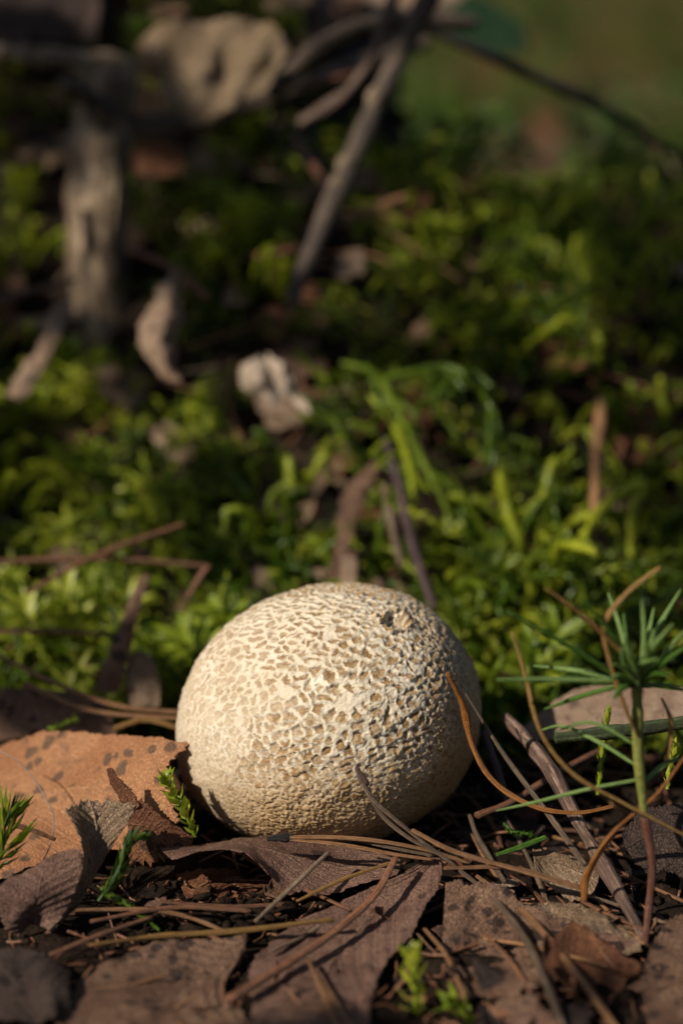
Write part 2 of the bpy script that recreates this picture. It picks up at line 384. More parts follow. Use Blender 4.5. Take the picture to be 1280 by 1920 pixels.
# ------------------------------------------------------------------ the earthball
MC = np.array([-0.06, 0.0, 2.2])
def build_earthball():
    bm = bmesh.new(); bmesh.ops.create_icosphere(bm, subdivisions=8, radius=1.0)
    me = bpy.data.meshes.new('tmp'); bm.to_mesh(me); bm.free()
    nv = len(me.vertices); D = np.empty(nv * 3); me.vertices.foreach_get('co', D); D = norm(D.reshape(-1, 3))
    nf = len(me.polygons); F = np.empty(nf * 3, np.int32); me.polygons.foreach_get('vertices', F); F = F.reshape(-1, 3)
    bpy.data.meshes.remove(me)
    x, y, z = D.T
    # body: a squat ball, fuller low on the left, sagging to the base
    R = np.stack([x * 2.93, y * 2.88, z * 2.5], -1)
    R[:, :2] *= (1 + .06 * sm(.1, -.75, z))[:, None]
    R[:, 0] += 0.20 * z
    R[:, 2] += 0.05 * x
    R *= (1 + 0.018 * fbm(D * 1.6 + 5, 60, 2))[:, None]
    Nn = norm(D / np.array([3.02, 2.95, 2.47]))
    down = norm(np.array([0, 0, -1.0]) - Nn * (-Nn[:, 2:3]))
    # scale seeds, spacing by region
    def spacing(d):
        x, y, z = d.T
        r = np.full(len(d), .125)
        cen = np.exp(-(((x - .1) / .62) ** 2 + ((z - .42) / .46) ** 2)) * (y < .4)
        r += .21 * cen
        r += .02 * sm(.4, .8, z)
        r -= .055 * sm(-.05, -.4, z)
        r -= .03 * sm(.45, .8, x)
        r += .05 * sm(-.2, -.6, x) * sm(-.3, .3, z)
        return np.clip(r, .065, .36)
    g2 = np.random.default_rng(3)
    cand = norm(g2.normal(size=(26000, 3))); rs = spacing(cand) * (.5 + .75 * g2.random(len(cand)))
    grid = {}; seeds = []; srad = []; cs = .46
    for d, r in zip(cand * 2.85, rs):
        c = tuple(np.floor(d / cs).astype(int)); ok = True
        for a in (-1, 0, 1):
            for b in (-1, 0, 1):
                for e in (-1, 0, 1):
                    for q in grid.get((c[0] + a, c[1] + b, c[2] + e), ()):
                        if (d[0] - q[0]) ** 2 + (d[1] - q[1]) ** 2 + (d[2] - q[2]) ** 2 < r * r: ok = False; break
                    if not ok: break
                if not ok: break
            if not ok: break
        if ok:
            grid.setdefault(c, []).append(d); seeds.append(d); srad.append(r)
    seeds = np.array(seeds); srad = np.array(srad)
    kd = kdtree.KDTree(len(seeds))
    for i, q in enumerate(seeds): kd.insert(q, i)
    kd.balance()
    Q = D * 2.85
    Q = Q + .075 * np.stack([noise(Q * 4.5, 70), noise(Q * 5, 71), noise(Q * 5, 72)], -1) + .035 * np.stack([noise(Q * 13, 73), noise(Q * 14, 74), noise(Q * 14, 75)], -1)
    F1 = np.empty(nv); F2 = np.empty(nv); ID = np.empty(nv, int)
    find = kd.find_n
    for k, q in enumerate(Q.tolist()):
        r = find(q, 2); F1[k] = r[0][2]; F2[k] = r[1][2]; ID[k] = r[0][1]
    cen = np.exp(-(((x - .15) / .65) ** 2 + ((z - .4) / .48) ** 2)) * (y < .5)
    sr = srad[ID]
    low = sm(.12, -.3, z)
    left = sm(-.25, -.75, x) * sm(.55, .1, z)
    right = sm(.4, .8, x)
    hi_n = noise(Q * 22, 80); hi2 = noise(Q * 45, 81)
    gw = sr * (.16 + .10 * cen * sm(-.3, .3, x) + .05 * low)
    e = (F2 - F1) * .5 + sr * (.085 * hi_n + .04 * hi2)
    s = sm(gw * .6, gw * .6 + sr * .10, e)
    keep = (np.random.default_rng(5).random(len(seeds)) < .985)[ID]
    keep = np.where(cen > .35, keep, 1.0)
    s = s * keep
    lin = np.clip(((Q - seeds[ID]) * down).sum(1) / (sr * .6), -1.2, 1.2)
    plate = 1 - np.clip(low + right * .5, 0, 1)
    rag = fbm(Q * 26, 85, 3)
    # plates: sunken brown upper edge, lower lip standing proud; low down: raised grains
    h_plate = s * (.034 * lin - .010 + .022 * rag)
    lip = np.exp(-((e - gw * .6) / (sr * .09)) ** 2) * keep
    h_plate += .018 * lip * sm(-.4, .3, lin)
    h_plate *= .65 + .35 * sm(-.55, .15, x)
    h_grain = s * (.022 + .02 * rag)
    h_pit = s * (.012 * lin - .018 + .014 * rag)
    h = plate * h_plate + np.clip(low, 0, 1) * h_grain * (1 - .6 * left) + right * .5 * h_pit
    h = h * (1 - .7 * left)
    h += .012 * fbm(Q * 9, 86, 3) + .006 * hi2 + .006 * hi_n * (1 - .5 * cen) + .02 * noise(Q * 2.2, 87)
    # stretched pale wrinkles on the skin between plates
    h += .007 * (1 - s) * noise(Q * np.array([9, 9, 30.]), 88) * cen
    # small crater near the top
    cr_d = norm(np.array([.38, -.34, .88])); t1 = norm(np.cross([0, 0, 1.0], cr_d)); t2 = np.cross(cr_d, t1)
    a, b = (D @ t1) * 2.9, (D @ t2) * 2.9
    rr = np.sqrt((a / .34) ** 2 + (b / .27) ** 2) + .35 * noise(Q * 5, 90) + .2 * hi_n; fr = (D @ cr_d) > 0
    pit = (1 - sm(.35, 1.0, rr)) * fr; ridge = np.exp(-((rr - 1.05) / .22) ** 2) * fr
    h += -.15 * pit * (1 + .5 * rag) + .05 * ridge * (1 + 1.2 * rag)
    P = R + Nn * h[:, None] + MC
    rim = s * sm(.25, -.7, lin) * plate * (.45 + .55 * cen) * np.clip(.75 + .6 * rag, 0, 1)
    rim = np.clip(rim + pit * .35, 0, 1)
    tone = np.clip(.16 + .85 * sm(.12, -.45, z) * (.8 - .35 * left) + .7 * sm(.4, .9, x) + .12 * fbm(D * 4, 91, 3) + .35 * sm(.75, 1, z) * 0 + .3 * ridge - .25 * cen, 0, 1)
    sc_col = np.clip(s * (.72 + .42 * np.random.default_rng(8).random(len(seeds))[ID] + .35 * rag) * (.95 - .45 * left - .28 * sm(.0, -.6, x) * sm(0, .5, z)), 0, 1)
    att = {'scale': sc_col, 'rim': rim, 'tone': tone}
    # smooth normals of the whole skin, kept when it is divided into its scales
    fn = np.cross(P[F[:, 1]] - P[F[:, 0]], P[F[:, 2]] - P[F[:, 0]])
    VN = np.zeros_like(P)
    for k in range(3):
        for c in range(3): VN[:, c] += np.bincount(F[:, k], fn[:, c], nv)
    VN = norm(VN)
    root = empty('earthball_mushroom', (MC[0], MC[1], 0.0), 'round cream earthball mushroom with cracked tan scales resting on the leaf litter', 'mushroom')
    base = np.array([MC[0], MC[1], 0.0])
    lab = np.where(s > .5, ID, -1)
    fl = np.where((lab[F[:, 0]] == lab[F[:, 1]]) & (lab[F[:, 1]] == lab[F[:, 2]]), lab[F[:, 0]], -1)
    cen_f = P[F].mean(1); view = norm(CAM - cen_f); vis = np.maximum((norm(fn) * view).sum(1), 0) * np.linalg.norm(fn, axis=1)
    ok = fl >= 0
    area = np.bincount(fl[ok], vis[ok], len(seeds))
    big = np.argsort(-area)[:300]; isbig = np.zeros(len(seeds), bool); isbig[big] = True
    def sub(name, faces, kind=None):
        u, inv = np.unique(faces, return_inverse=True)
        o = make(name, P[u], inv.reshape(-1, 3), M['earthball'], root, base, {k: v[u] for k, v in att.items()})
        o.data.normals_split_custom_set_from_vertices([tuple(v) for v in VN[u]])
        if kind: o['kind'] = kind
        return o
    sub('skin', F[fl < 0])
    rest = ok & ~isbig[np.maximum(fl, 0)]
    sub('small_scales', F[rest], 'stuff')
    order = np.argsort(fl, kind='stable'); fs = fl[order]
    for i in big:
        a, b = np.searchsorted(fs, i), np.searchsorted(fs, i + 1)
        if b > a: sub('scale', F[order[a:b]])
build_earthball()

# ------------------------------------------------------------------ dead leaves
def leaf_grid(rows, nu, nv, teeth, tooth, crinkle, vein, seed, tip_teeth=False, torn=0.0):
    C = np.array([[pt(c) for c in r] for r in rows])             # (rows, cols, 3)
    u = np.linspace(0, 1, nu); v = np.linspace(-1, 1, nv)
    st = (u * teeth) % 1.0
    jag = (st - .5) * tooth + .25 * tooth * (((u * teeth * 3) % 1) - .5) + torn * noise(np.stack([u * 9, u * 0 + seed, u * 0], -1), seed)
    P = np.empty((nu, nv, 3))
    R = cr(C, u)                                                 # (nu, cols, 3)
    R = R.transpose(1, 0, 2)
    endfade = np.minimum(1, np.minimum(u, 1 - u) * 8)
    for i in range(nu):
        jj = jag[i] * endfade[i]
        vv = (v * (1 + jj * np.abs(v) ** 5) + 1) / 2
        P[i] = cr(R[:, i], vv)
    if tip_teeth:
        k = np.minimum(1, np.abs(np.linspace(-1, 1, nv)))
        d = P[-1] - P[-2]; tt = ((v * 4.5) % 1 - .5) * tooth * nu * .8 + torn * nu * noise(np.stack([v * 4, v * 0 + seed, v * 0 + 3], -1), seed)
        for q in range(1, 8): P[-q] += d * (tt * (1 - (q - 1) / 7))[:, None]
    du = np.gradient(P, axis=0); dv = np.gradient(P, axis=1); N = norm(np.cross(du, dv))
    U, W = np.meshgrid(u, v, indexing='ij')
    ph = ((U - .33 * np.abs(W)) * 9) % 1 - .5
    rid = np.exp(-(ph / .09) ** 2) * .6 * (1 - np.exp(-(W / .05) ** 2)) + 1.4 * np.exp(-(W / .035) ** 2)
    h = crinkle * fbm(P / 1.1 + seed, 100 + seed, 3) + .35 * crinkle * fbm(P / .28 + seed, 130 + seed, 2) - vein * rid + vein * .8 * np.cos(ph * 6.283)
    return P + N * h[..., None], U, W
def leaf(name, rows, mat, label, cat='leaf', parent=None, origin=None, nu=80, nv=44, teeth=18, tooth=.05, crinkle=.05, vein=.012, thick=.016, seed=1, group=None, petiole=None, part=None, tip_teeth=False, torn=0.0, prad=.045):
    P, U, W = leaf_grid(rows, nu, nv, teeth, tooth, crinkle, vein, seed, tip_teeth, torn)
    V, F = sheet(P, thick)
    uv = np.stack([U.ravel(), W.ravel(), np.full(U.size, seed * .13)], -1); uv = np.concatenate([uv, uv])
    if parent is None and petiole is None:
        return tag(make(name, V, F, M[mat], None, P[nu // 2, nv // 2], {'luv': uv}), label, cat, group)
    if parent is None:
        o = P[0].mean(0); e = empty(name, o, label, cat, group)
    else: e, o = parent, origin
    make(part or 'blade', V, F, M[mat], e, o, {'luv': uv})
    if petiole: mktube('petiole', [pt(c) for c in petiole], [prad, prad * .8, prad * .9], M['needle_brown'], e, o, n=26, wob=.15, seed=seed)
    return e

# big tan spotted leaf leaning at the left, its far edge raised
leaf('birch_leaf', [
    [(-130, 1470, None, 1.3), (-120, 1560, None, -.6), (-110, 1690, None, -2.6)],
    [(-60, 1425, None, 1.4), (-40, 1530, None, -.4), (-20, 1655, None, -2.6)],
    [(20, 1390, None, 1.4), (40, 1500, None, -.3), (60, 1625, None, -2.5)],
    [(110, 1370, None, .8), (120, 1480, None, -.5), (130, 1612, None, -2.3)],
    [(200, 1372, None, .0), (205, 1470, None, -1.0), (215, 1600, None, -2.4)],
    [(280, 1382, None, -.9), (275, 1460, None, -1.6), (285, 1585, None, -2.6)],
    [(340, 1390, None, -1.25), (318, 1452, None, -1.95), (328, 1548, None, -2.5)]],
    'tan_leaf', 'large tan orange dead leaf with dark grey spots beside the earthball', seed=2, crinkle=.07, tooth=.04, teeth=20, torn=.05, tip_teeth=True, nu=110, nv=60)
# brown leaf scrap torn in front of it
leaf('leaf_scrap', [
    [(236, 1490, None, -2.5), (240, 1545, None, -2.7), (244, 1625, None, -2.9)],
    [(268, 1502, None, -2.6), (278, 1550, None, -2.8), (285, 1618, None, -3.0)],
    [(300, 1528, None, -2.7), (312, 1565, None, -2.8), (322, 1608, None, -3.0)],
    [(362, 1572, None, -2.7), (360, 1582, None, -2.8), (356, 1592, None, -2.9)]],
    'rust_leaf', 'small rusty toothed leaf scrap behind the curled grey leaf', seed=3, tooth=.16, teeth=9, crinkle=.06, torn=.08)
mk = leaf('leaf_scrap', [
    [(200, 1442, None, -2.3), (206, 1440, None, -2.35), (212, 1442, None, -2.4)],
    [(206, 1466, None, -2.4), (217, 1468, None, -2.45), (228, 1462, None, -2.5)],
    [(222, 1492, None, -2.5), (236, 1492, None, -2.55), (252, 1486, None, -2.6)],
    [(232, 1520, None, -2.6), (248, 1522, None, -2.65), (262, 1512, None, -2.7)]],
    'rust_leaf', 'thin reddish torn leaf strip lying across the large tan leaf', seed=4, tooth=.3, teeth=5, crinkle=.05, nu=40, nv=16, torn=.25)
# curled leaf: one half stands up, the other folds down dark, one stalk
o3 = at_y(95, 1742, -5.0)
cu = empty('curled_leaf', o3, 'grey brown curled leaf standing on its stalk with a dark folded half', 'leaf')
leaf('', [
    [(90, 1748, None, -5.05), (96, 1745, None, -5.0), (103, 1742, None, -4.95)],
    [(128, 1700, None, -5.0), (136, 1698, None, -4.75), (150, 1690, None, -4.55)],
    [(153, 1640, None, -4.85), (165, 1640, None, -4.5), (186, 1625, None, -4.2)],
    [(152, 1585, None, -4.6), (175, 1590, None, -4.1), (216, 1578, None, -3.9)],
    [(138, 1545, None, -4.3), (180, 1550, None, -3.8), (240, 1543, None, -3.7)],
    [(122, 1518, None, -4.1), (168, 1502, None, -3.6), (258, 1508, None, -3.6)]],
    'grey_leaf', None, parent=cu, origin=o3, seed=5, tooth=.05, teeth=14, crinkle=.03, part='upright_blade', tip_teeth=True, torn=.015, vein=.02)
leaf('', [
    [(100, 1745, None, -5.0), (60, 1735, None, -5.2), (36, 1757, None, -5.35)],
    [(130, 1698, None, -5.02), (70, 1690, None, -5.3), (8, 1735, None, -5.6)],
    [(153, 1642, None, -4.88), (80, 1640, None, -5.0), (0, 1668, None, -5.3)],
    [(152, 1592, None, -4.62), (105, 1600, None, -4.5), (70, 1622, None, -4.6)]],
    'purple_leaf', None, parent=cu, origin=o3, seed=6, tooth=.06, teeth=10, crinkle=.06, part='folded_blade', torn=.03)
mktube('petiole', [at_y(98, 1738, -5.0), at_y(84, 1762, -5.25), at_y(90, 1792, -5.8), at_y(118, 1812, -6.2), at_y(152, 1828, -6.4)], [.09, .06, .055, .06], M['needle_brown'], cu, o3, n=30, wob=.15, seed=3)

# leaf arched in front of the earthball with a dark hollow under it
leaf('arched_leaf', [
    [(300, 1592, None, -3.1), (312, 1602, None, -3.4), (322, 1612, None, -3.6)],
    [(380, 1582, None, -2.5), (385, 1592, None, -3.2), (392, 1594, None, -3.75)],
    [(450, 1571, None, -2.2), (456, 1582, None, -3.0), (462, 1602, None, -3.9)],
    [(530, 1571, None, -2.2), (535, 1600, None, -3.1), (532, 1664, None, -3.9)],
    [(610, 1583, None, -2.3), (612, 1620, None, -3.1), (612, 1676, None, -3.8)],
    [(690, 1598, None, -2.6), (690, 1625, None, -3.2), (680, 1655, None, -3.7)],
    [(750, 1612, None, -3.0), (750, 1625, None, -3.3), (745, 1640, None, -3.5)]],
    'purple_leaf', 'reddish brown leaf arched over a dark hollow at the foot of the earthball', seed=7, tooth=.10, teeth=16, crinkle=.06, torn=.05, nu=110)
leaf('rust_leaf', [
    [(330, 1640, .05), (350, 1690, .05), (360, 1730, .05)],
    [(430, 1635, .08), (440, 1690, .06), (450, 1740, .05)],
    [(530, 1650, .05), (540, 1690, .05), (550, 1730, .05)]],
    'rust_leaf', 'rusty leaf lying in the hollow under the arched brown leaf', seed=8, tooth=.06, teeth=8, crinkle=.12, torn=.05)
# long purplish blade leaf
leaf('blade_leaf', [
    [(826, 1596, None, -3.6), (823, 1598, None, -3.6), (818, 1600, None, -3.6)],
    [(826, 1640, None, -4.1), (785, 1645, None, -3.9), (740, 1645, None, -3.9)],
    [(802, 1692, None, -4.9), (730, 1688, None, -4.3), (640, 1688, None, -4.3)],
    [(768, 1755, None, -5.8), (670, 1745, None, -5.1), (540, 1738, None, -5.2)],
    [(722, 1810, None, -6.7), (620, 1810, None, -6.2), (478, 1795, None, -6.0)],
    [(698, 1870, None, -7.6), (590, 1875, None, -7.1), (470, 1855, None, -6.9)],
    [(692, 1960, None, -8.7), (590, 1960, None, -8.5), (480, 1940, None, -8.4)]],
    'purple_leaf', 'long purplish brown leaf slanting below the crossed pine needles', seed=9, vein=.02, tooth=.04, teeth=24, crinkle=.09, torn=.02, nu=120, nv=60)
leaf('mottled_leaf', [
    [(462, 1752, None, -5.9), (462, 1758, None, -5.9), (460, 1768, None, -6.0)],
    [(400, 1758, None, -6.0), (440, 1800, None, -6.4), (424, 1838, None, -6.8)],
    [(320, 1762, None, -6.1), (380, 1830, None, -6.9), (438, 1880, None, -7.6)],
    [(250, 1790, None, -6.5), (320, 1870, None, -7.3), (470, 1930, None, -8.2)],
    [(160, 1838, None, -7.1), (250, 1910, None, -7.9), (420, 1980, None, -8.9)],
    [(105, 1915, None, -8.0), (180, 1960, None, -8.5), (300, 2010, None, -9.3)]],
    'brown_leaf', 'brown leaf mottled with dark blotches next to the long purplish leaf', seed=10, vein=.022, tooth=.04, teeth=12, crinkle=.13, torn=.03, nu=90, nv=60)
leaf('low_leaf', [
    [(470, 1850, None, -7.3), (480, 1900, None, -7.9), (500, 1960, None, -8.7)],
    [(560, 1850, None, -7.4), (580, 1910, None, -8.1), (590, 1970, None, -8.9)],
    [(660, 1880, None, -7.8), (670, 1930, None, -8.4), (680, 1980, None, -9.0)]],
    'brown_leaf', 'dull brown leaf showing under the edge of the long purplish leaf', seed=11, crinkle=.1)
leaf('dark_leaf', [
    [(-30, 1790, .5), (-30, 1850, .3), (-30, 1920, .2)],
    [(40, 1775, .55), (50, 1840, .25), (60, 1920, .2)],
    [(85, 1790, .5), (92, 1850, .45), (100, 1910, .25)],
    [(130, 1830, .3), (125, 1860, .3), (128, 1890, .2)]],
    'dark_leaf', 'dark curled leaf below the stalk of the grey curled leaf', seed=30, crinkle=.16, torn=.08, tooth=.06)
# right-hand litter
leaf('pale_leaf', [
    [(975, 1372, None, 1.2), (985, 1378, None, 1.0), (1000, 1390, None, .7)],
    [(1055, 1303, None, 1.6), (1065, 1340, None, 1.1), (1080, 1385, None, .4)],
    [(1130, 1284, None, 1.7), (1140, 1330, None, 1.1), (1150, 1380, None, .3)],
    [(1220, 1288, None, 1.5), (1225, 1325, None, 1.0), (1230, 1372, None, .2)],
    [(1340, 1290, None, 1.2), (1340, 1325, None, .8), (1335, 1360, None, .2)]],
    'pale_leaf', 'pale pinkish leaf behind the green pine seedling', seed=12, crinkle=.1, torn=.04)
leaf('dark_leaf', [
    [(1165, 1560, None, -3.2), (1172, 1590, None, -3.4), (1190, 1620, None, -3.5)],
    [(1215, 1510, None, -2.9), (1225, 1565, None, -3.4), (1235, 1635, None, -3.8)],
    [(1330, 1520, None, -2.9), (1330, 1580, None, -3.5), (1330, 1650, None, -4.0)]],
    'dark_leaf', 'dark rotten leaf at the foot of the pine seedling', seed=13, crinkle=.12, torn=.08, tooth=.08)
leaf('folded_leaf', [
    [(998, 1590, None, -3.1), (1000, 1612, None, -3.5), (1004, 1640, None, -3.8)],
    [(1040, 1598, None, -3.2), (1045, 1625, None, -3.4), (1040, 1672, None, -4.0)],
    [(1080, 1612, None, -3.2), (1085, 1640, None, -3.6), (1078, 1690, None, -4.2)],
    [(1122, 1640, None, -3.5), (1120, 1655, None, -3.8), (1112, 1675, None, -4.1)]],
    'grey_leaf', 'small folded grey brown leaf under the crossing needles', seed=14, crinkle=.09, torn=.06, tooth=.08, teeth=8)
leaf('crumpled_leaf', [
    [(835, 1660, None, -4.6), (830, 1760, None, -5.8), (840, 1880, None, -7.5)],
    [(900, 1655, None, -4.6), (910, 1760, None, -5.6), (920, 1870, None, -7.3)],
    [(980, 1690, None, -4.9), (985, 1770, None, -5.9), (985, 1860, None, -7.1)],
    [(1060, 1720, None, -5.3), (1050, 1780, None, -6.0), (1040, 1850, None, -7.0)]],
    'brown_leaf', 'crumpled dark brown leaf between the long purplish leaf and dark twig', seed=15, crinkle=.22, torn=.08, tooth=.05)
leaf('crumpled_leaf', [
    [(1010, 1690, None, -4.6), (1000, 1730, None, -5.1), (1010, 1790, None, -5.7)],
    [(1100, 1690, None, -4.5), (1100, 1730, None, -5.0), (1110, 1790, None, -5.8)],
    [(1190, 1720, None, -4.9), (1195, 1750, None, -5.3), (1200, 1800, None, -6.0)]],
    'grey_leaf', 'crumpled greyish leaf lying beneath the dark twig', seed=16, crinkle=.25, torn=.1, tooth=.06)
leaf('brown_leaf', [
    [(1200, 1830, None, -6.2), (1210, 1890, None, -7.0), (1220, 1960, None, -8.0)],
    [(1250, 1730, None, -5.4), (1260, 1850, None, -6.6), (1270, 1960, None, -8.0)],
    [(1350, 1700, None, -5.2), (1350, 1840, None, -6.6), (1350, 1960, None, -8.0)]],
    'brown_leaf', 'warm brown leaf in the litter beyond the foot of the seedling', seed=17, crinkle=.12)
# leaves further back
leaf('silver_leaf', [
    [(252, 88, None, 15.42), (258, 108, None, 15.26), (268, 140, None, 15.30)],
    [(276, 62, None, 15.66), (284, 112, None, 15.02), (296, 152, None, 15.26)],
    [(330, 36, None, 15.42), (326, 116, None, 15.34), (318, 192, None, 14.94)],
    [(382, 44, None, 15.82), (388, 128, None, 15.10), (368, 230, None, 15.14)],
    [(432, 32, None, 15.58), (424, 120, None, 15.54), (428, 206, None, 14.94)],
    [(486, 46, None, 15.82), (470, 112, None, 15.18), (458, 188, None, 15.26)],
    [(514, 42, None, 15.46), (508, 104, None, 15.42), (502, 166, None, 15.14)],
    [(544, 92, None, 15.54), (534, 108, None, 15.34), (520, 132, None, 15.34)]],
    'silver_leaf', 'large silvery grey curled leaf caught on the branch above the moss', seed=18, nu=120, crinkle=.12, torn=.06, tooth=.07)
leaf('hanging_leaf', [
    [(318, 500, None, 13.0), (326, 500, None, 12.9), (336, 505, None, 12.9)],
    [(285, 560, None, 12.6), (318, 560, None, 12.3), (345, 575, None, 12.5)],
    [(265, 640, None, 11.8), (300, 640, None, 11.4), (330, 660, None, 11.6)],
    [(300, 705, None, 11.0), (318, 712, None, 10.9), (340, 718, None, 10.9)]],
    'pale_leaf', 'pale folded leaf standing in the moss beside the sapling stem', seed=19, crinkle=.3, torn=.16, tooth=.15, teeth=7)
leaf('hanging_leaf', [
    [(120, 560, None, 12.8), (130, 566, None, 12.7), (138, 572, None, 12.6)],
    [(72, 620, None, 12.2), (90, 640, None, 11.8), (105, 650, None, 11.8)],
    [(35, 690, None, 11.6), (50, 705, None, 11.2), (68, 720, None, 11.2)],
    [(15, 740, None, 11.2), (25, 748, None, 11.0), (38, 752, None, 11.0)]],
    'pale_leaf', 'narrow pale brown leaf sloping down below the foot of the sapling', seed=20, crinkle=.3, torn=.16, tooth=.15, teeth=7)
leaf('moss_leaf', [
    [(448, 700, None, 11.5), (456, 712, None, 11.4), (452, 728, None, 11.3)],
    [(478, 672, None, 11.7), (490, 712, None, 11.0), (486, 742, None, 11.2)],
    [(500, 668, None, 11.8), (512, 722, None, 11.2), (518, 762, None, 10.9)],
    [(528, 690, None, 11.2), (538, 730, None, 11.0), (532, 752, None, 11.1)],
    [(562, 712, None, 11.5), (568, 735, None, 11.3), (584, 772, None, 10.7)]],
    'white_leaf', 'whitish leaf scrap lying in sun on the moss bank', seed=21, crinkle=.3, torn=.16, tooth=.15, teeth=7)
leaf('moss_leaf', [
    [(250, 278, None, 17.5), (252, 300, None, 17.4), (258, 325, None, 17.3)],
    [(300, 265, None, 17.6), (300, 300, None, 17.4), (300, 330, None, 17.3)],
    [(348, 282, None, 17.5), (345, 300, None, 17.4), (340, 325, None, 17.3)]],
    'rust_leaf', 'brown leaf scrap on the moss just under the silvery leaf', seed=22, crinkle=.1)
leaf('corner_leaf', [
    [(-40, 10, None, 19), (-40, 60, None, 18.6), (-30, 100, None, 18.4)],
    [(60, -40, None, 19.2), (70, 30, None, 18.8), (80, 85, None, 18.4)],
    [(180, -50, None, 19.2), (190, 20, None, 18.8), (180, 80, None, 18.4)]],
    'dark_leaf', 'dull dark leaf above the broken side branch of the sapling', seed=23, crinkle=.3)
leaf('green_leaf', [
    [(828, 20, None, 30), (840, 50, None, 29.8), (860, 85, None, 29.6)],
    [(890, -10, None, 30.5), (905, 45, None, 30), (920, 100, None, 29.6)],
    [(980, 45, None, 30.2), (985, 75, None, 30), (990, 100, None, 29.8)]],
    'green_leaf', 'dark bluish green leaf hanging behind the slanting stick', seed=24, crinkle=.1)
leaf('brown_strip', [
    [(700, 860, None, 9.4), (708, 862, None, 9.35), (718, 868, None, 9.3)],
    [(640, 930, None, 8.8), (655, 945, None, 8.6), (680, 940, None, 8.7)],
    [(630, 1010, None, 7.8), (645, 1012, None, 7.7), (660, 1005, None, 7.8)],
    [(612, 1085, None, 6.6), (622, 1085, None, 6.6), (634, 1085, None, 6.6)]],
    'brown_leaf', 'brown rolled leaf strip in the moss behind the earthball', seed=25, crinkle=.1, tooth=.02)
leaf('brown_strip', [
    [(640, 1040, None, 6.9), (650, 1040, None, 6.9), (668, 1045, None, 6.9)],
    [(638, 1085, None, 6.4), (650, 1085, None, 6.35), (668, 1080, None, 6.4)],
    [(640, 1120, None, 6.0), (650, 1120, None, 6.0), (662, 1120, None, 6.0)]],
    'pale_leaf', 'small pale leaf chip touching the top of the earthball from behind', seed=26, crinkle=.05, nu=30, nv=20)
leaf('brown_strip', [
    [(282, 1075, None, 4.8), (272, 1075, None, 4.8), (262, 1078, None, 4.8)],
    [(262, 1140, None, 4.3), (248, 1140, None, 4.25), (234, 1145, None, 4.3)],
    [(245, 1215, None, 3.7), (228, 1220, None, 3.6), (205, 1225, None, 3.6)],
    [(222, 1296, None, 3.0), (205, 1298, None, 3.0), (176, 1298, None, 2.9)]],
    'brown_leaf', 'brown leaf strip hanging over the straw needles left of the earthball', seed=27, crinkle=.06, tooth=.02)
leaf('grey_scrap', [
    [(240, 1225, None, 3.9), (262, 1222, None, 3.9), (285, 1230, None, 3.9)],
    [(238, 1275, None, 3.4), (265, 1275, None, 3.3), (300, 1280, None, 3.4)],
    [(245, 1325, None, 2.9), (270, 1325, None, 2.8), (300, 1325, None, 2.9)]],
    'grey_leaf', 'dull grey leaf scrap upright behind the left side of the earthball', seed=28, crinkle=.1)
leaf('low_brown_leaf', [
    [(-40, 1300, None, 3.0), (-30, 1340, None, 2.6), (-20, 1390, None, 2.2)],
    [(70, 1290, None, 3.2), (80, 1330, None, 2.8), (90, 1380, None, 2.3)],
    [(200, 1310, None, 2.8), (210, 1345, None, 2.4), (220, 1380, None, 2.1)]],
    'brown_leaf', 'brown leaf under the straw needles behind the large tan leaf', seed=29, crinkle=.12)

# ------------------------------------------------------------------ needles, twigs, blades
def strand(name, C, rad, mat, label, cat, seed=1, k=7, n=34, flat=.6, wob=.12, group=None):
    P = [pt(c, .34) for c in C]
    return tag(mktube(name, P, rad, M[mat], None, P[0], n=n, k=k, flat=flat, wob=wob, seed=seed), label, cat, group)
ND, TW, BL = 'pine_needle', 'twig', 'grass_curl'
# a needle pair from one black sheath
o = at_y(505, 1572, -3.35)
e = empty('needle_pair', o, 'orange tan needle pair with a black sheath in front of the earthball', 'needle')
mktube('sheath', [at_y(502, 1573, -3.35), at_y(525, 1571, -3.4), at_y(552, 1571, -3.4)], [.05, .085, .075], M['twig_black'], e, o, n=14, wob=.3, seed=5)
mktube('needle', [at_y(545, 1570, -3.42), at_y(620, 1570, -3.6), at_y(700, 1576, -3.75), at_y(790, 1592, -3.8), at_y(880, 1618, -3.9)], [.06, .065, .05], M['needle_tan'], e, o, n=36, flat=.6, seed=6)
mktube('needle', [at_y(545, 1574, -3.42), at_y(640, 1584, -3.7), at_y(740, 1602, -3.85), at_y(810, 1612, -3.9)], [.055, .06, .045], M['needle_tan'], e, o, n=36, flat=.6, seed=7)
# the grey pair leaning on the ball
o = at_y(670, 1440, -3.1)
e = empty('needle_pair', o, 'weathered grey needle pair propped against the front of the earthball', 'needle')
mktube('sheath', [at_y(668, 1438, -3.12), at_y(676, 1456, -3.2), at_y(686, 1474, -3.28)], [.04, .075, .085], M['twig_dark'], e, o, n=14, wob=.2, seed=8)
mktube('needle', [at_y(680, 1470, -3.3), at_y(705, 1505, -3.45), at_y(755, 1548, -3.65), at_y(805, 1588, -3.75), at_y(850, 1622, -3.9)], [.075, .07, .06, .05], M['needle_grey'], e, o, n=36, flat=.6, seed=9)
mktube('needle', [at_y(682, 1474, -3.26), at_y(715, 1528, -3.45), at_y(765, 1570, -3.7), at_y(830, 1606, -3.9), at_y(870, 1640, -4.1)], [.06, .06, .05], M['needle_grey'], e, o, n=36, flat=.6, seed=10)
strand(ND, [(640, 1568, None, -3.45), (720, 1587, None, -3.75), (810, 1604, None, -3.95)], [.035, .05, .04], 'needle_grey', 'thin grey needle lying over the orange tan needle pair', 'needle', 11)
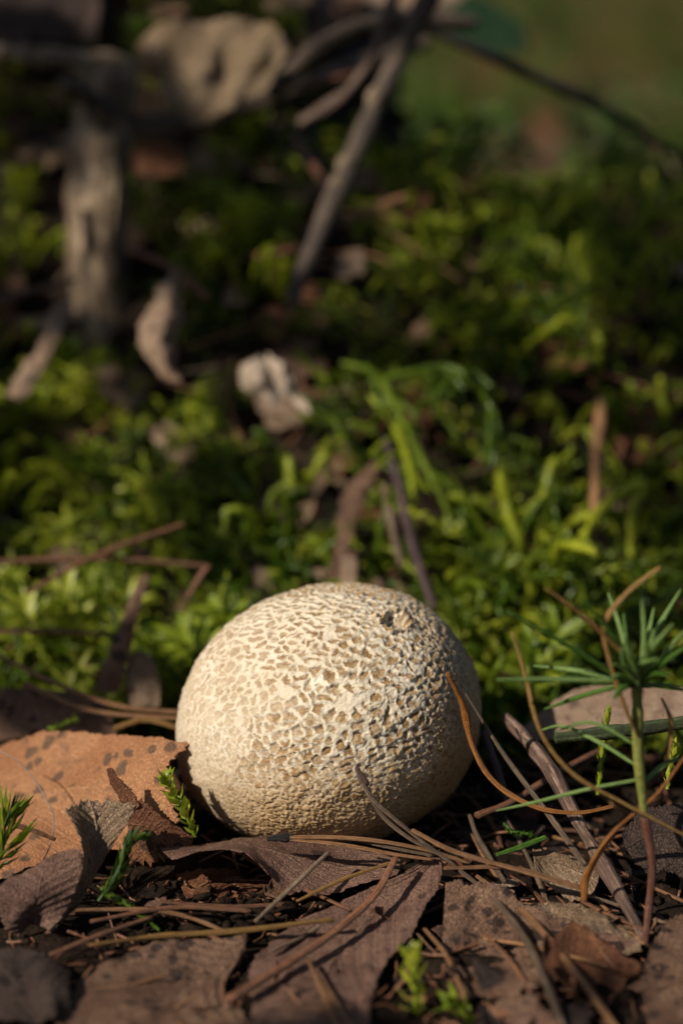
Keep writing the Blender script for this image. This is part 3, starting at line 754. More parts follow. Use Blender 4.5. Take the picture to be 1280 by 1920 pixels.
strand(ND, [(772, 1556, None, -3.7), (850, 1596, None, -4.0), (960, 1628, None, -4.3), (1092, 1668, None, -4.6)], [.06, .07, .07, .05], 'needle_tan', 'long tan needle crossing under the grey propped pair', 'needle', 12)
strand(ND, [(832, 1628, None, -4.1), (960, 1628, None, -4.2), (1085, 1662, None, -4.5)], [.05, .07, .05], 'needle_tan', 'tan needle touching the tip of the long purplish leaf', 'needle', 13)
strand(ND, [(880, 1528, None, -2.6), (893, 1565, None, -3.2), (920, 1612, None, -3.9), (946, 1655, None, -4.4)], [.045, .07, .06], 'needle_grey', 'short grey needle standing beside the bright green blade', 'needle', 14)
strand(ND, [(862, 1632, None, -4.2), (930, 1690, None, -4.9), (995, 1780, None, -5.9), (1055, 1925, None, -7.6)], [.05, .075, .085, .08], 'needle_grey', 'dark greyish needle running over the crumpled dark leaf', 'needle', 15)
strand(ND, [(893, 1642, None, -4.3), (980, 1708, None, -5.0), (1060, 1800, None, -5.9), (1160, 1935, None, -7.3)], [.05, .08, .085, .075], 'needle_tan', 'thick tan needle running beside a dark greyish one', 'needle', 16)
strand(ND, [(796, 1742, None, -5.6), (835, 1790, None, -6.2), (872, 1872, None, -7.1)], [.045, .055, .05], 'needle_tan', 'short tan needle at the edge of the long purplish leaf', 'needle', 17)
strand(ND, [(872, 1300, None, -1.6), (945, 1415, None, -2.0), (1030, 1530, None, -3.0), (1096, 1622, None, -4.1)], [.03, .065, .075, .07], 'needle_grey', 'long straight grey needle leaning past the right side of the earthball', 'needle', 18)
o = at_y(1205, 1760, -5.6)
e = empty('twig', o, 'dark reddish twig with flaky bark propped right of the earthball', 'twig')
tb_ = mktube('stem', [at_y(945, 1345, -.4), at_y(985, 1385, -.9), at_y(1035, 1450, -1.8), at_y(1085, 1545, -3.0), at_y(1140, 1640, -4.2), at_y(1210, 1765, -5.6)], [.125, .135, .14, .12, .13, .1], M['twig_dark'], e, o, n=60, k=12, wob=.22, seed=19)
for q in range(14):
    t = .05 + q * .05; c = cr(np.array([at_y(945, 1345, -.4), at_y(985, 1385, -.9), at_y(1035, 1450, -1.8), at_y(1085, 1545, -3.0), at_y(1140, 1640, -4.2), at_y(1210, 1765, -5.6)]), np.array([t, t + .02, t + .045]))
    off = norm(np.array([random.uniform(-1, .6), -1, random.uniform(.2, 1)])) * .10
    mktube('bark_flake', c + off, [.02, .06, .02], M['bark_birch'], tb_, o, n=8, k=5, wob=.5, seed=40 + q)
strand(TW, [(893, 1530, None, -2.3), (960, 1502, None, -1.9), (1050, 1445, None, -.9), (1140, 1398, None, .1)], [.11, .09, .08, .06], 'needle_brown', 'brown broken twig lying behind the grey leaning needle', 'twig', 20, k=9)
strand(BL, [(838, 1262, None, -2.45), (868, 1325, None, -2.2), (884, 1395, None, -2.1), (925, 1465, None, -2.4), (1000, 1512, None, -2.9), (1080, 1524, None, -3.2), (1150, 1512, None, -3.3)], [.05, .085, .08, .075, .07, .06], 'orange_blade', 'orange curved dry blade hugging the right side of the earthball', 'blade', 21, n=60)
strand('grass_shoot', [(930, 1603, None, -3.6), (975, 1588, None, -3.5), (1022, 1570, None, -3.3)], [.05, .09, .07], 'green_bright', 'short bright green blade beside the folded grey leaf', 'blade', 22)
strand(TW, [(905, 1370, None, .2), (930, 1440, None, -.4), (950, 1500, None, -1.0)], [.1, .1, .07], 'purple_stem', 'purplish stem in the shade right beside the earthball', 'twig', 23)
strand(ND, [(1040, 1500, .1), (1100, 1430, .4), (1160, 1385, .9)], [.05, .06, .05], 'needle_brown', 'reddish needle rising behind the dark twig', 'needle', 24)
strand(ND, [(980, 1462, .1), (1060, 1420, .3), (1110, 1370, .8)], [.05, .06, .05], 'needle_brown', 'brown needle resting behind the upper end of the dark twig', 'needle', 25)
# left and front
strand(ND, [(168, 1772, None, -6.0), (300, 1755, None, -5.9), (450, 1745, None, -5.8), (625, 1724, None, -5.5)], [.045, .075, .08, .06], 'straw', 'long straw coloured needle across the litter above the mottled leaf', 'needle', 26)
strand(ND, [(135, 1706, None, -4.9), (280, 1706, None, -5.0), (360, 1722, None, -5.1), (425, 1748, None, -5.4)], [.05, .065, .06, .05], 'needle_tan', 'tan needle bending down from the curled leaf', 'needle', 27)
strand(ND, [(95, 1790, None, -6.1), (190, 1752, None, -5.6), (285, 1720, None, -5.1)], [.05, .07, .06], 'needle_brown', 'brown needle slanting beside the stalk of the curled leaf', 'needle', 28)
strand(TW, [(478, 1728, None, -5.2), (545, 1665, None, -4.5), (616, 1598, None, -3.7)], [.045, .06, .055], 'needle_grey', 'thin dark straight twig leaning on the arched leaf', 'twig', 29)
strand(TW, [(428, 1874, None, -7.4), (530, 1812, None, -6.8), (620, 1752, None, -5.9), (700, 1680, None, -4.9), (742, 1608, None, -4.2)], [.11, .095, .085, .075, .055], 'needle_brown', 'thick brown curved needle lying across the long purplish leaf', 'twig', 30, k=9)
strand(ND, [(556, 1690, None, -4.6), (640, 1650, None, -4.2), (730, 1618, None, -4.05)], [.04, .055, .045], 'straw', 'greenish straw needle tucked under the tan needle pair', 'needle', 31)
strand(ND, [(578, 1800, None, -6.6), (605, 1860, None, -7.3), (640, 1940, None, -8.2)], [.04, .06, .06], 'needle_tan', 'tan needle pointing forward over the long purplish leaf', 'needle', 32)
strand(ND, [(600, 1832, None, -7.0), (630, 1880, None, -7.6), (668, 1950, None, -8.4)], [.035, .05, .05], 'needle_tan', 'second tan needle lying just right of the forward pointing one', 'needle', 33)
strand(ND, [(-20, 1538, None, -3.0), (50, 1553, None, -3.1), (104, 1574, None, -3.1)], [.06, .08, .06], 'needle_brown', 'brown needle lying across the large tan spotted leaf', 'needle', 34)
strand(ND, [(170, 1728, None, -5.4), (320, 1702, None, -5.0), (470, 1708, None, -5.0)], [.05, .06, .05], 'needle_brown', 'reddish brown needle in the hollow before the arched leaf', 'needle', 35)
strand(ND, [(300, 1690, None, -4.6), (420, 1700, None, -4.7), (545, 1695, None, -4.6)], [.05, .06, .05], 'needle_brown', 'dull brown needle under the straw coloured needle', 'needle', 36)
strand('hair', [(-5, 1405, None, -.6), (40, 1432, None, -1.0), (75, 1478, None, -1.6), (100, 1530, None, -2.4), (96, 1580, None, -3.2), (78, 1625, None, -4.0), (76, 1680, None, -5.0)], [.011, .013, .011], 'hair', 'single fine white hair curling over the large tan leaf', 'hair', 37, n=70, k=5, flat=1)
# behind, left
for i, (C, r, m, lab) in enumerate([
    ([(-20, 1055, None, 6.0), (120, 1048, None, 6.0), (260, 1050, None, 5.9), (395, 1062, None, 5.8)], [.15, .13, .1], 'needle_brown', 'broad rusty blade lying level in front of the moss'),
    ([(50, 1112, None, 5.2), (180, 1042, None, 5.6), (345, 982, None, 6.2)], [.1, .12, .1], 'needle_brown', 'rusty needle slanting up across the broad level blade'),
    ([(-20, 1185, None, 4.2), (100, 1184, None, 4.2), (220, 1192, None, 4.1)], [.1, .11, .08], 'needle_brown', 'brown level needle ending at the hanging leaf strip'),
    ([(-20, 1220, None, 3.4), (120, 1288, None, 2.6), (230, 1325, None, 2.2), (345, 1336, None, 1.9)], [.08, .1, .1, .08], 'needle_tan', 'tan straw needle curving in to touch the earthball'),
    ([(50, 1282, None, 2.7), (170, 1332, None, 2.0), (345, 1348, None, 1.6)], [.1, .09, .08], 'needle_tan', 'tan straw needle lowest of the two reaching the earthball'),
    ([(215, 1366, None, 1.3), (275, 1350, None, 1.4), (345, 1368, None, 1.2)], [.11, .13, .1], 'straw', 'short pale straw bent behind the tan leaf edge'),
    ([(390, 1060, None, 5.8), (372, 1085, None, 5.6), (352, 1120, None, 5.3)], [.09, .08, .06], 'needle_brown', 'short bent brown end below the broad rusty blade')]):
    strand('dry_straw', C, r, m, lab, 'straw', 60 + i, flat=.5)
strand('stem', [(722, 822, None, 9.6), (742, 890, None, 8.9), (762, 975, None, 7.8), (782, 1050, None, 6.6), (812, 1140, None, 5.2)], [.09, .12, .12, .11], 'purple_stem', 'purple bare stem dropping from the moss to behind the earthball', 'stem', 70, k=9)
strand('stem', [(1128, 750, None, 11.5), (1118, 850, None, 10.2), (1112, 1000, None, 8.0)], [.13, .15, .1], 'needle_tan', 'upright tan dry stem among the dark moss', 'stem', 71, flat=.5)
strand('stem', [(720, 910, None, 8.8), (735, 985, None, 7.7), (752, 1060, None, 6.5)], [.1, .12, .08], 'needle_grey', 'grey dry stem beside the purple stem', 'stem', 72, flat=.5)

# ------------------------------------------------------------------ pine seedling
o = at_y(1212, 1775, -5.6)
sd_ = empty('pine_seedling', o, 'small green pine seedling with a whorl of soft needles and dried curls', 'seedling')
SY = -5.4
mktube('stem', [at_y(1208, 1530, SY), at_y(1222, 1620, SY - .05), at_y(1216, 1700, -5.5), at_y(1206, 1790, -5.7)], [.09, .075, .07, .06], M['stem_brown'], sd_, o, n=30, wob=.15, seed=80)
gs = mktube('green_stem', [at_y(1192, 1268, SY), at_y(1194, 1330, SY), at_y(1196, 1420, SY), at_y(1208, 1535, SY)], [.085, .1, .09, .075], M['stem_green'], sd_, o, n=30, k=9, wob=.12, seed=81)
cx, cy = 1194, 1290
tips = [(948, 1146, -6.2), (930, 1274, -6.0), (1000, 1248, -4.6), (1092, 1122, -6.0), (1140, 1112, -4.8), (1200, 1098, -5.6), (1168, 1150, -5.0), (1225, 1140, -4.9), (1300, 1165, -5.4), (1310, 1200, -6.0), (1275, 1105, -4.8),
        (1180, 1225, -6.2), (1205, 1215, -5.0), (1230, 1235, -6.3), (1140, 1275, -6.3), (1255, 1265, -6.2), (1170, 1190, -5.9), (1225, 1180, -5.7), (1150, 1310, -6.1), (1165, 1215, -6.3), (1215, 1205, -6.4), (1245, 1225, -6.2), (1150, 1245, -6.2), (1305, 1300, -5.2), (1020, 1330, -4.4), (1260, 1170, -6.0)]
for q, (tx, ty, yy) in enumerate(tips):
    b0 = (cx + random.uniform(-8, 8), cy + random.uniform(-12, 12))
    mx_, my_ = (b0[0] + tx) / 2 + random.uniform(-8, 8), (b0[1] + ty) / 2 - random.uniform(0, 14)
    mktube('needle', [at_y(b0[0], b0[1], SY), at_y(mx_, my_, (SY * .55 + yy * .45)), at_y(tx, ty, yy)], [.045, .068, .062, .025], M['green_blade' if q % 3 else 'green_bright'], gs, o, n=18, flat=.7, seed=90 + q)
for q, C in enumerate([[(1196, 1400, SY), (1110, 1355, -5.2), (1040, 1372, -4.9)], [(1200, 1440, SY), (1120, 1390, -5.0), (1055, 1362, -4.6), (1010, 1370, -4.3)], [(1204, 1460, SY), (1100, 1480, -5.2), (1000, 1505, -4.8), (930, 1520, -4.4)], [(1204, 1470, SY), (1250, 1430, -5.0), (1300, 1420, -4.6)]]):
    mktube('low_needle', [at_y(*c) for c in C], [.05, .07, .06, .03], M['green_blade'], sd_, o, n=22, flat=.5, seed=120 + q)
for q, (C, m) in enumerate([
    ([(1200, 1392, SY), (1172, 1330, -5.6), (1142, 1240, -5.7), (1132, 1170, -5.7), (1178, 1108, -5.7), (1236, 1064, -5.7)], 'straw'),
    ([(1186, 1246, -5.6), (1112, 1172, -5.8), (1066, 1135, -5.9), (1024, 1104, -6.0)], 'straw'),
    ([(1290, 1570, -5.5), (1160, 1502, -5.6), (1070, 1448, -5.6), (1012, 1370, -5.5), (985, 1270, -5.4), (960, 1186, -5.3)], 'straw'),
    ([(1094, 1690, -5.0), (1100, 1640, -5.1), (1150, 1560, -5.3), (1230, 1490, -5.4), (1290, 1410, -5.5)], 'orange_blade'),
    ([(1240, 1455, -5.0), (1254, 1400, -5.0), (1256, 1350, -5.0), (1240, 1310, -5.1)], 'straw')]):
    mktube('dried_needle', [at_y(*c) for c in C], [.06, .08, .085, .075, .05], M[m], sd_, o, n=44, flat=.45, wob=.1, seed=130 + q)
strand('mossy_stick', [(1040, 1384, None, -2.0), (1110, 1376, None, -2.0), (1200, 1366, None, -1.9), (1300, 1352, None, -1.8)], [.12, .15, .14], 'stick_green', 'dark green stick lying level behind the seedling stem', 'stick', 140, k=9, flat=.9)

# ------------------------------------------------------------------ sapling, branches, stick at the back
o = on_ground(185, 610)
sp = empty('sapling', o, 'stout pale sapling stem with peeling bark rising from the moss', 'sapling')
ty = TY = float(o[1]) + .3
tk = mktube('trunk', [at_y(186, 690, ty + .3), at_y(186, 570, ty), at_y(182, 440, ty), at_y(186, 300, ty + .3), at_y(196, 180, ty + .6), at_y(205, 110, ty + .8)], [.92, .82, .84, .80, .86, .7], M['bark_birch'], sp, o, n=60, k=24, wob=.12, seed=150)
mktube('side_branch', [at_y(215, 150, ty + .6), at_y(140, 112, ty + .2), at_y(60, 104, ty), at_y(-40, 92, ty)], [.45, .26, .25, .24], M['bark_birch'], sp, o, n=40, k=12, wob=.25, seed=151)
mktube('cross_branch', [at_y(200, 230, ty + .6), at_y(300, 240, ty + .8), at_y(430, 205, ty + 1.4), at_y(560, 165, ty + 2), at_y(720, 110, ty + 2.6), at_y(800, 80, ty + 3)], [.5, .36, .32, .27, .2], M['bark_grey'], sp, o, n=50, k=12, wob=.2, seed=152)
mktube('stub', [at_y(200, 215, ty), at_y(150, 170, ty - .6), at_y(120, 160, ty - .9)], [.4, .3, .2], M['bark_grey'], sp, o, n=14, k=10, wob=.3, seed=153)
for q, (x0, y0, x1, y1) in enumerate([(150, 385, 155, 500), (215, 300, 212, 430)]):
    mktube('bark_strip', [at_y(x0, y0, ty - .78), at_y((x0 + x1) / 2 + 5, (y0 + y1) / 2, ty - .84), at_y(x1, y1, ty - .8)], [.08, .2, .1], M['bark_birch'], tk, o, n=16, k=8, flat=.3, wob=.3, seed=154 + q)
strand('thick_branch', [(510, 175, None, 17.0), (590, 95, None, 17.2), (680, 50, None, 17.4), (800, 40, None, 17.6), (890, 45, None, 18.0)], [.42, .4, .36, .3], 'bark_grey', 'thick grey branch lying behind the silvery leaf', 'branch', 160, k=14)
o = on_ground(560, 560)
e = empty('slanting_stick', o, 'pale knobbly stick slanting down into the moss', 'stick')
ctrl = [at_y(815, -30, 15.2), at_y(760, 85, 14.9), at_y(712, 180, 14.6), at_y(655, 310, 14.0), at_y(610, 410, 13.4), at_y(560, 530, 12.6), at_y(545, 570, 12.2)]
sh = mktube('shaft', ctrl, [.33, .29, .27, .27, .24, .19, .15], M['bark_grey'], e, o, n=70, k=14, wob=.18, seed=161)
for q, t in enumerate((.17, .34, .5, .56)):
    c = cr(np.array(ctrl), np.array([t - .03, t, t + .03])) + np.array([-.08, -.07, .04])
    mktube('knob', c, [.12, .26, .12], M['bark_birch'], sh, o, n=10, k=10, wob=.2, seed=162 + q)
strand('dark_stick', [(745, -30, None, 15.8), (715, 60, None, 15.6), (690, 120, None, 15.4), (640, 180, None, 15.3), (560, 230, None, 15.6)], [.24, .24, .2, .15], 'twig_dark', 'dark thin stick crossing behind the pale knobbly stick', 'stick', 170, k=10)
strand('arching_stem', [(790, 50, None, 19), (880, 88, None, 19), (1000, 142, None, 19.4), (1120, 198, None, 19.8), (1210, 255, None, 20), (1290, 300, None, 20.5)], [.2, .22, .24, .22, .2], 'twig_black', 'dark arching stem hanging over the bank against the far ground', 'stem', 171, k=10)
strand('arching_stem', [(700, 125, None, 16.8), (620, 150, None, 16.6), (560, 160, None, 16.4)], [.14, .13, .1], 'stem_brown', 'thin reddish stem under the thick grey branch', 'stem', 172)
strand('stem', [(550, 255, None, 17.5), (590, 315, None, 16.5), (618, 365, None, 15.6)], [.12, .15, .12], 'needle_brown', 'brown stem leaning against the slanting pale stick', 'stem', 173)
strand('stem', [(640, 420, None, 13.8), (690, 395, None, 14.2), (760, 370, None, 14.6)], [.15, .2, .15], 'needle_tan', 'orange brown stub lying on the moss beside the pale stick', 'stem', 174)
strand('stem', [(-20, 570, None, 12.6), (60, 545, None, 12.8), (140, 525, None, 12.8)], [.1, .13, .12], 'twig_dark', 'dark twig touching the foot of the sapling', 'twig', 175)
strand('stem', [(250, 470, None, 13.6), (300, 490, None, 13.3), (350, 520, None, 13.0), (390, 560, None, 12.6)], [.12, .15, .16, .12], 'needle_brown', 'brown crooked stem above the pale folded leaf', 'stem', 176)
strand('stem', [(480, 480, None, 14), (540, 470, None, 14.2), (590, 455, None, 14.4)], [.14, .17, .12], 'needle_brown', 'brown needle end on moss left of the pale stick', 'stem', 177)

# ------------------------------------------------------------------ moss
def moss_leaf_quads(P, D, N, L, Wd):
    """many small pointed leaves: base P, direction D, face normal N -> verts, faces (two bent triangles pairs)"""
    Sd = norm(np.cross(D, N)); n = len(P)
    a = P; b = P + D * (L * .42)[:, None] + Sd * (Wd * .5)[:, None] + N * (L * .06)[:, None]; c = P + D * (L * .42)[:, None] - Sd * (Wd * .5)[:, None] + N * (L * .06)[:, None]
    m = P + D * (L * .5)[:, None] - N * (L * .03)[:, None]; t = P + D * L[:, None] + N * (L * .14)[:, None]
    V = np.stack([a, b, m, c, t], 1).reshape(-1, 3)
    i = np.arange(n)[:, None] * 5
    F = np.concatenate([i + [0, 1, 2], i + [0, 2, 3], i + [1, 4, 2], i + [2, 4, 3]], 1).reshape(-1, 3)
    return V, F
def clothe(Pth, r, step, Lf, Wf, spread, r_):
    """a strand clothed in overlapping leaves"""
    seg = np.linalg.norm(np.diff(Pth, axis=0), axis=1); tot = seg.sum(); k = max(3, int(tot / step))
    t = (np.arange(k) + .5) / k
    P = cr(Pth, t); T = norm(cr(Pth, np.minimum(t + .02, 1.02)) - cr(Pth, t - .02))
    ref = np.array([.3, .2, .9]); A = norm(np.cross(T, ref)); B = np.cross(T, A)
    an = np.arange(k) * 2.4 + r_.random() * 6
    O = np.cos(an)[:, None] * A + np.sin(an)[:, None] * B
    D = norm(T + O * (spread * (.8 + .5 * r_.random(k)))[:, None])
    N = norm(T - D * (D * T).sum(1)[:, None]); N = -N * 0 + norm(np.cross(np.cross(D, O), D))
    env = .55 + .45 * np.sin(np.clip(t * 1.05, 0, 1) * math.pi) ** .6
    L = Lf * env * (.8 + .4 * r_.random(k)); Wd = Wf * env * (.8 + .4 * r_.random(k))
    return moss_leaf_quads(P + O * r, D, -N, L, Wd)
def join(parts):
    V, F, T, o = [], [], [], 0
    for v, f, t in parts:
        V.append(v); F.append(f + o); T.append(np.full(len(v), t) if np.ndim(t) == 0 else t); o += len(v)
    return np.concatenate(V), np.concatenate(F), np.concatenate(T)
def thin(Pth, r):
    V, F, caps, uv = tube(Pth, [r, r * .7], n=max(4, len(Pth)), k=4)
    return V, np.concatenate([F[:, [0, 1, 2]], F[:, [0, 2, 3]]])
def feather(seed, L=2.2, nb=11):
    """arching stem with drooping side branches"""
    r = np.random.default_rng(seed); a = r.random() * 6.28; lean = .5 + .5 * r.random()
    t = np.linspace(0, 1, 6); dr = np.array([math.cos(a), math.sin(a)])
    st = np.stack([dr[0] * lean * L * .55 * t ** 1.8, dr[1] * lean * L * .55 * t ** 1.8, L * .85 * (t - .28 * t ** 2.4)], -1)
    st[1:] += r.normal(0, .05, (5, 3))
    parts = [(*thin(st, .035), .25), (*clothe(st, .02, .04, .16, .06, .7, r), .45)]
    for b in range(nb):
        tb = .2 + .72 * b / nb; p = cr(st, np.array([tb]))[0]; ab = b * 2.4 + r.random() * .8
        lb = (.55 + .5 * r.random()) * (1.05 - .55 * tb)
        d = np.array([math.cos(ab), math.sin(ab), .35]); u = np.linspace(0, 1, 5)
        br = p + d * (lb * u)[:, None] + np.array([0, 0, -1.0]) * (lb * .55 * u ** 2.3 * (.4 + r.random()))[:, None]
        br[1:] += r.normal(0, .025, (4, 3))
        v, f = clothe(br, .012, .028, .13, .05, .55, r)
        parts.append((v, f, .38 + .45 * r.random() * (.6 + .5 * tb)))
    return join(parts)
def worm(seed, L=1.7):
    """plump curved strand, a few short branches"""
    r = np.random.default_rng(seed); parts = []
    for b in range(4):
        a = r.random() * 6.28; l = L * (.55 + .6 * r.random()); t = np.linspace(0, 1, 6); cv = .5 + .9 * r.random()
        d = np.array([math.cos(a), math.sin(a)])
        st = np.stack([d[0] * l * .6 * np.sin(t * cv * 1.5), d[1] * l * .6 * np.sin(t * cv * 1.5), l * .75 * np.sin(t * (1.2 + cv))], -1)
        st[1:] += r.normal(0, .05, (5, 3))
        tint = .35 + .5 * r.random()
        parts.append((*thin(st, .045), tint * .7)); parts.append((*clothe(st, .02, .018, .14, .065, .4, r), tint))
    return join(parts)
def star(seed, H=1.3, nl=26):
    """upright stem with spreading lance leaves"""
    r = np.random.default_rng(seed); parts = []
    for s_ in range(2):
        a0 = r.random() * 6.28; t = np.linspace(0, 1, 4)
        top = np.array([math.cos(a0) * .35, math.sin(a0) * .35, 1.0]) * H * (.7 + .4 * r.random())
        st = t[:, None] * top; parts.append((*thin(st, .035), .3))
        k = nl; tt = .15 + .85 * np.arange(k) / k
        P = tt[:, None] * top; an = np.arange(k) * 2.4 + r.random(k) * .3
        O = np.stack([np.cos(an), np.sin(an), np.zeros(k)], -1)
        el = .15 + .9 * tt ** 2 + r.normal(0, .12, k); D = norm(O + np.array([0, 0, 1.0]) * el[:, None])
        Lf = (.55 - .2 * np.abs(tt - .6)) * (.8 + .4 * r.random(k)); Wf = .125 * (.8 + .4 * r.random(k))
        Sd = norm(np.cross(D, [0, 0, 1.0])); N = norm(np.cross(Sd, D))
        # three-segment curved leaf
        V = []
        for q, (f_, w_, dz) in enumerate(((0, .4, 0), (.35, 1, .05), (.7, .75, .02), (1, .05, -.10))):
            c = P + D * (Lf * f_)[:, None] + N * (Lf * dz)[:, None]
            V += [c - Sd * (Wf * w_ * .5)[:, None] + N * (Wf * .12)[:, None], c - N * (Wf * .08)[:, None], c + Sd * (Wf * w_ * .5)[:, None] + N * (Wf * .12)[:, None]]
        V = np.stack(V, 1).reshape(-1, 3); i = np.arange(k)[:, None] * 12; F = []
        for q in range(3):
            for h in range(2):
                a, b, c, d = 3 * q + h, 3 * q + h + 1, 3 * q + h + 4, 3 * q + h + 3
                F += [i + [a, b, c], i + [a, c, d]]
        F = np.concatenate(F, 1).reshape(-1, 3)
        parts.append((V, F, np.repeat(.35 + .3 * tt + .2 * r.random(k), 12)))
    return join(parts)
KINDS = [feather(s) for s in range(5)] + [worm(20 + s) for s in range(5)] + [star(40 + s) for s in range(5)]
def rotz(V, a, tx=0.0, ty=0.0, s=1.0):
    c, s_ = math.cos(a), math.sin(a)
    V = V * s; V = np.stack([V[:, 0] * c - V[:, 1] * s_, V[:, 0] * s_ + V[:, 1] * c, V[:, 2]], -1)
    V[:, 0] += tx * V[:, 2]; V[:, 1] += ty * V[:, 2]
    return V
def pick(x, y, r):
    left = x < -1 + 2 * noise(np.array([x / 3, y / 3, 0.]), 5)
    if left: return int(10 + r.integers(5)) if r.random() < .28 else int(r.integers(10))
    return int(r.integers(10)) if r.random() < .95 else int(10 + r.integers(5))
r = np.random.default_rng(12)
BARE = [(95, 300, 270, 720), (530, 330, 660, 620), (250, 500, 350, 800), (20, 560, 140, 830), (430, 660, 600, 900), (1080, 760, 1145, 1080), (560, 820, 690, 1200), (700, 810, 815, 1230)]
N_ = 9000
cy_ = 3.0 + 22 * r.random(N_) ** 1.15; cx_ = (r.random(N_) * 2 - 1) * (10.2 + (cy_ - 3) * .19); cg_ = G(cx_, cy_)
def clump(x, y):
    p = np.stack([x, y, x * 0], -1)
    return noise(p / np.array([2.4, 2.0, 1]) + [0, 0, 3.3], 77) + .4 * noise(p + [0, 0, 8.1], 78)
cl_ = clump(cx_, cy_)
dd = np.stack([cx_, cy_, cg_], -1) - CAM; kk = 2 * (SENS / 2 / LENS) / 1920.0; zz = dd @ FW
qx_ = 640 + (dd @ RT) / zz / kk; qy_ = 960 - (dd @ UP) / zz / kk
ok = cy_ > 3.4 + 1.8 * sm(0, 6, -cx_) + 1.6 * r.random(N_)
ok &= ~((cx_ < -1.5) & (cy_ < 6) & (r.random(N_) < .7))
ok &= np.hypot(cx_ + .1, cy_) > 3.9
ok &= ~((cl_ < -.3) & (r.random(N_) < .6))
for a, b, c, d in BARE: ok &= ~((qx_ > a) & (qx_ < c) & (qy_ > b) & (qy_ < d))
acc = np.empty((0, 2)); spots = []
for q in np.nonzero(ok)[0]:
    md = (.48 + .25 * (cy_[q] - 3) / 22) * (.8 + .4 * r.random())
    if len(acc) and (((acc - [cx_[q], cy_[q]]) ** 2).sum(1) < md * md).any(): continue
    acc = np.vstack([acc, [cx_[q], cy_[q]]]); spots.append((cx_[q], cy_[q], cg_[q]))
    if len(spots) >= 1300: break
spots = np.array(spots)
dist = np.linalg.norm(spots - CAM, axis=1); order = np.argsort(dist)
protos = []
for ki, (V, F, T) in enumerate(KINDS):
    me_o = make('moss_shoot', V, F, M['moss'] if ki < 10 else M['moss_bright'] if ki % 2 else M['moss'], attrs={'tint': T})
    protos.append(me_o.data); bpy.data.objects.remove(me_o)
LBL = {0: 'feathery green moss shoot growing on the bank', 1: 'plump curling green moss shoot growing on the bank', 2: 'star shaped yellow green moss shoot growing on the bank'}
stuff = []
for rank, q in enumerate(order):
    x, y, g = spots[q]; k = pick(x, y, r); a = r.random() * 6.28
    s_ = (.78 + .5 * r.random()) * (1.15 + .75 * float(clump(np.array([x]), np.array([y]))[0]))
    if rank < 300:
        ob = bpy.data.objects.new('moss_shoot', protos[k]); COL.objects.link(ob)
        ob.location = (x * S, y * S, (g - .12) * S); ob.scale = (s_,) * 3
        ob.rotation_euler = (.38 + r.normal(0, .15), r.normal(0, .15), 0); ob.rotation_euler.rotate_axis('Z', a)
        tag(ob, LBL[k // 5], 'moss', 'moss shoots on the bank')
    else:
        V, F, T = KINDS[k]
        stuff.append((rotz(V, a, r.normal(0, .15), -.35 + r.normal(0, .15), s_) + [x, y, g - .12], F, np.clip(T + r.normal(.02, .22), 0, 1)))
V, F, T = join(stuff)
mo = make('moss', V, F, M['moss'], attrs={'tint': T}); tag(mo, 'deep green moss covering the bank behind the earthball', 'moss', None, 'stuff')

stuff = []
for q in range(150):
    y = 26 + 200 * r.random() ** 1.8; x = r.uniform(-.16, .16) * (y + 42) * 1.15; s_ = (1.0 + 1.3 * r.random()) * (1 + y / 90.0)
    if y < 50 and x < 2: continue
    V, F, T = KINDS[int(r.integers(10))]
    stuff.append((rotz(V, r.random() * 6.28, r.normal(0, .3), r.normal(0, .3), s_) + [x, y, float(G(x, y)) - .1], F, np.clip(T * .6 + r.normal(-.15, .15), 0, 1)))
V, F, T = join(stuff)
mo = make('far_moss', V, F, M['moss_deep'], attrs={'tint': T}); tag(mo, 'blurred tufts of moss on the far ground beyond the bank', 'moss', None, 'stuff')
# single sprigs that stand apart
def sprig(px, py, Yd, k, s_, label, mat='moss_bright', tilt=(0, 0, 0)):
    V, F, T = KINDS[k]
    p = at_y(px, py, Yd)
    ob = make('moss_sprig', V * s_, F, M[mat], None, (0, 0, 0), {'tint': T}); ob.location = p * S; ob.rotation_euler = tilt
    return tag(ob, label, 'moss')
def leafy(px, py, Yd, top, n, Lf, Wf, label, mat, seed, spread=.8, tint=.6):
    """a single upright sprig with the given top pixel"""
    rr = np.random.default_rng(seed); b = at_y(px, py, Yd); t = at_y(top[0], top[1], top[2])
    st = np.stack([b, b * .6 + t * .4 + rr.normal(0, .05, 3), b * .2 + t * .8 + rr.normal(0, .04, 3), t])
    L = np.linalg.norm(t - b)
    parts = [(*thin(st, .04), .4)]
    v, f = clothe(st, .02, L / n, Lf, Wf, spread, rr); parts.append((v, f, np.repeat(np.clip(tint + rr.normal(0, .15, len(v) // 5), 0, 1), 5)))
    V, F, T = join(parts)
    ob = make('moss_sprig', V, F, M[mat], None, b, {'tint': T}); return tag(ob, label, 'moss')
leafy(366, 1570, -2.6, (312, 1455, -2.5), 30, .32, .2, 'bright yellow green moss sprig between tan leaf and earthball', 'moss_bright', 1, .95, .8)
leafy(185, 1690, -5.0, (268, 1566, -4.5), 40, .36, .13, 'dark green moss sprig leaning out behind the curled leaf', 'moss', 2, .55, .35)
leafy(-20, 1640, -4.5, (20, 1520, -4.2), 46, .75, .07, 'spiky hair moss tuft at the edge of the large tan leaf', 'moss', 3, .8, .75)
leafy(300, 1745, -5.0, (190, 1664, -4.6), 44, .2, .08, 'thin olive moss strand trailing from the hollow', 'moss_deep', 4, .5, .6)
leafy(790, 1935, -8.4, (770, 1785, -8.0), 18, .42, .26, 'rounded bright green sprig growing past the long purplish leaf', 'moss_bright', 5, .9, .7)
leafy(900, 1950, -8.6, (850, 1880, -8.4), 14, .42, .24, 'low green sprig just right of the rounded bright sprig', 'moss_bright', 6, .9, .35)
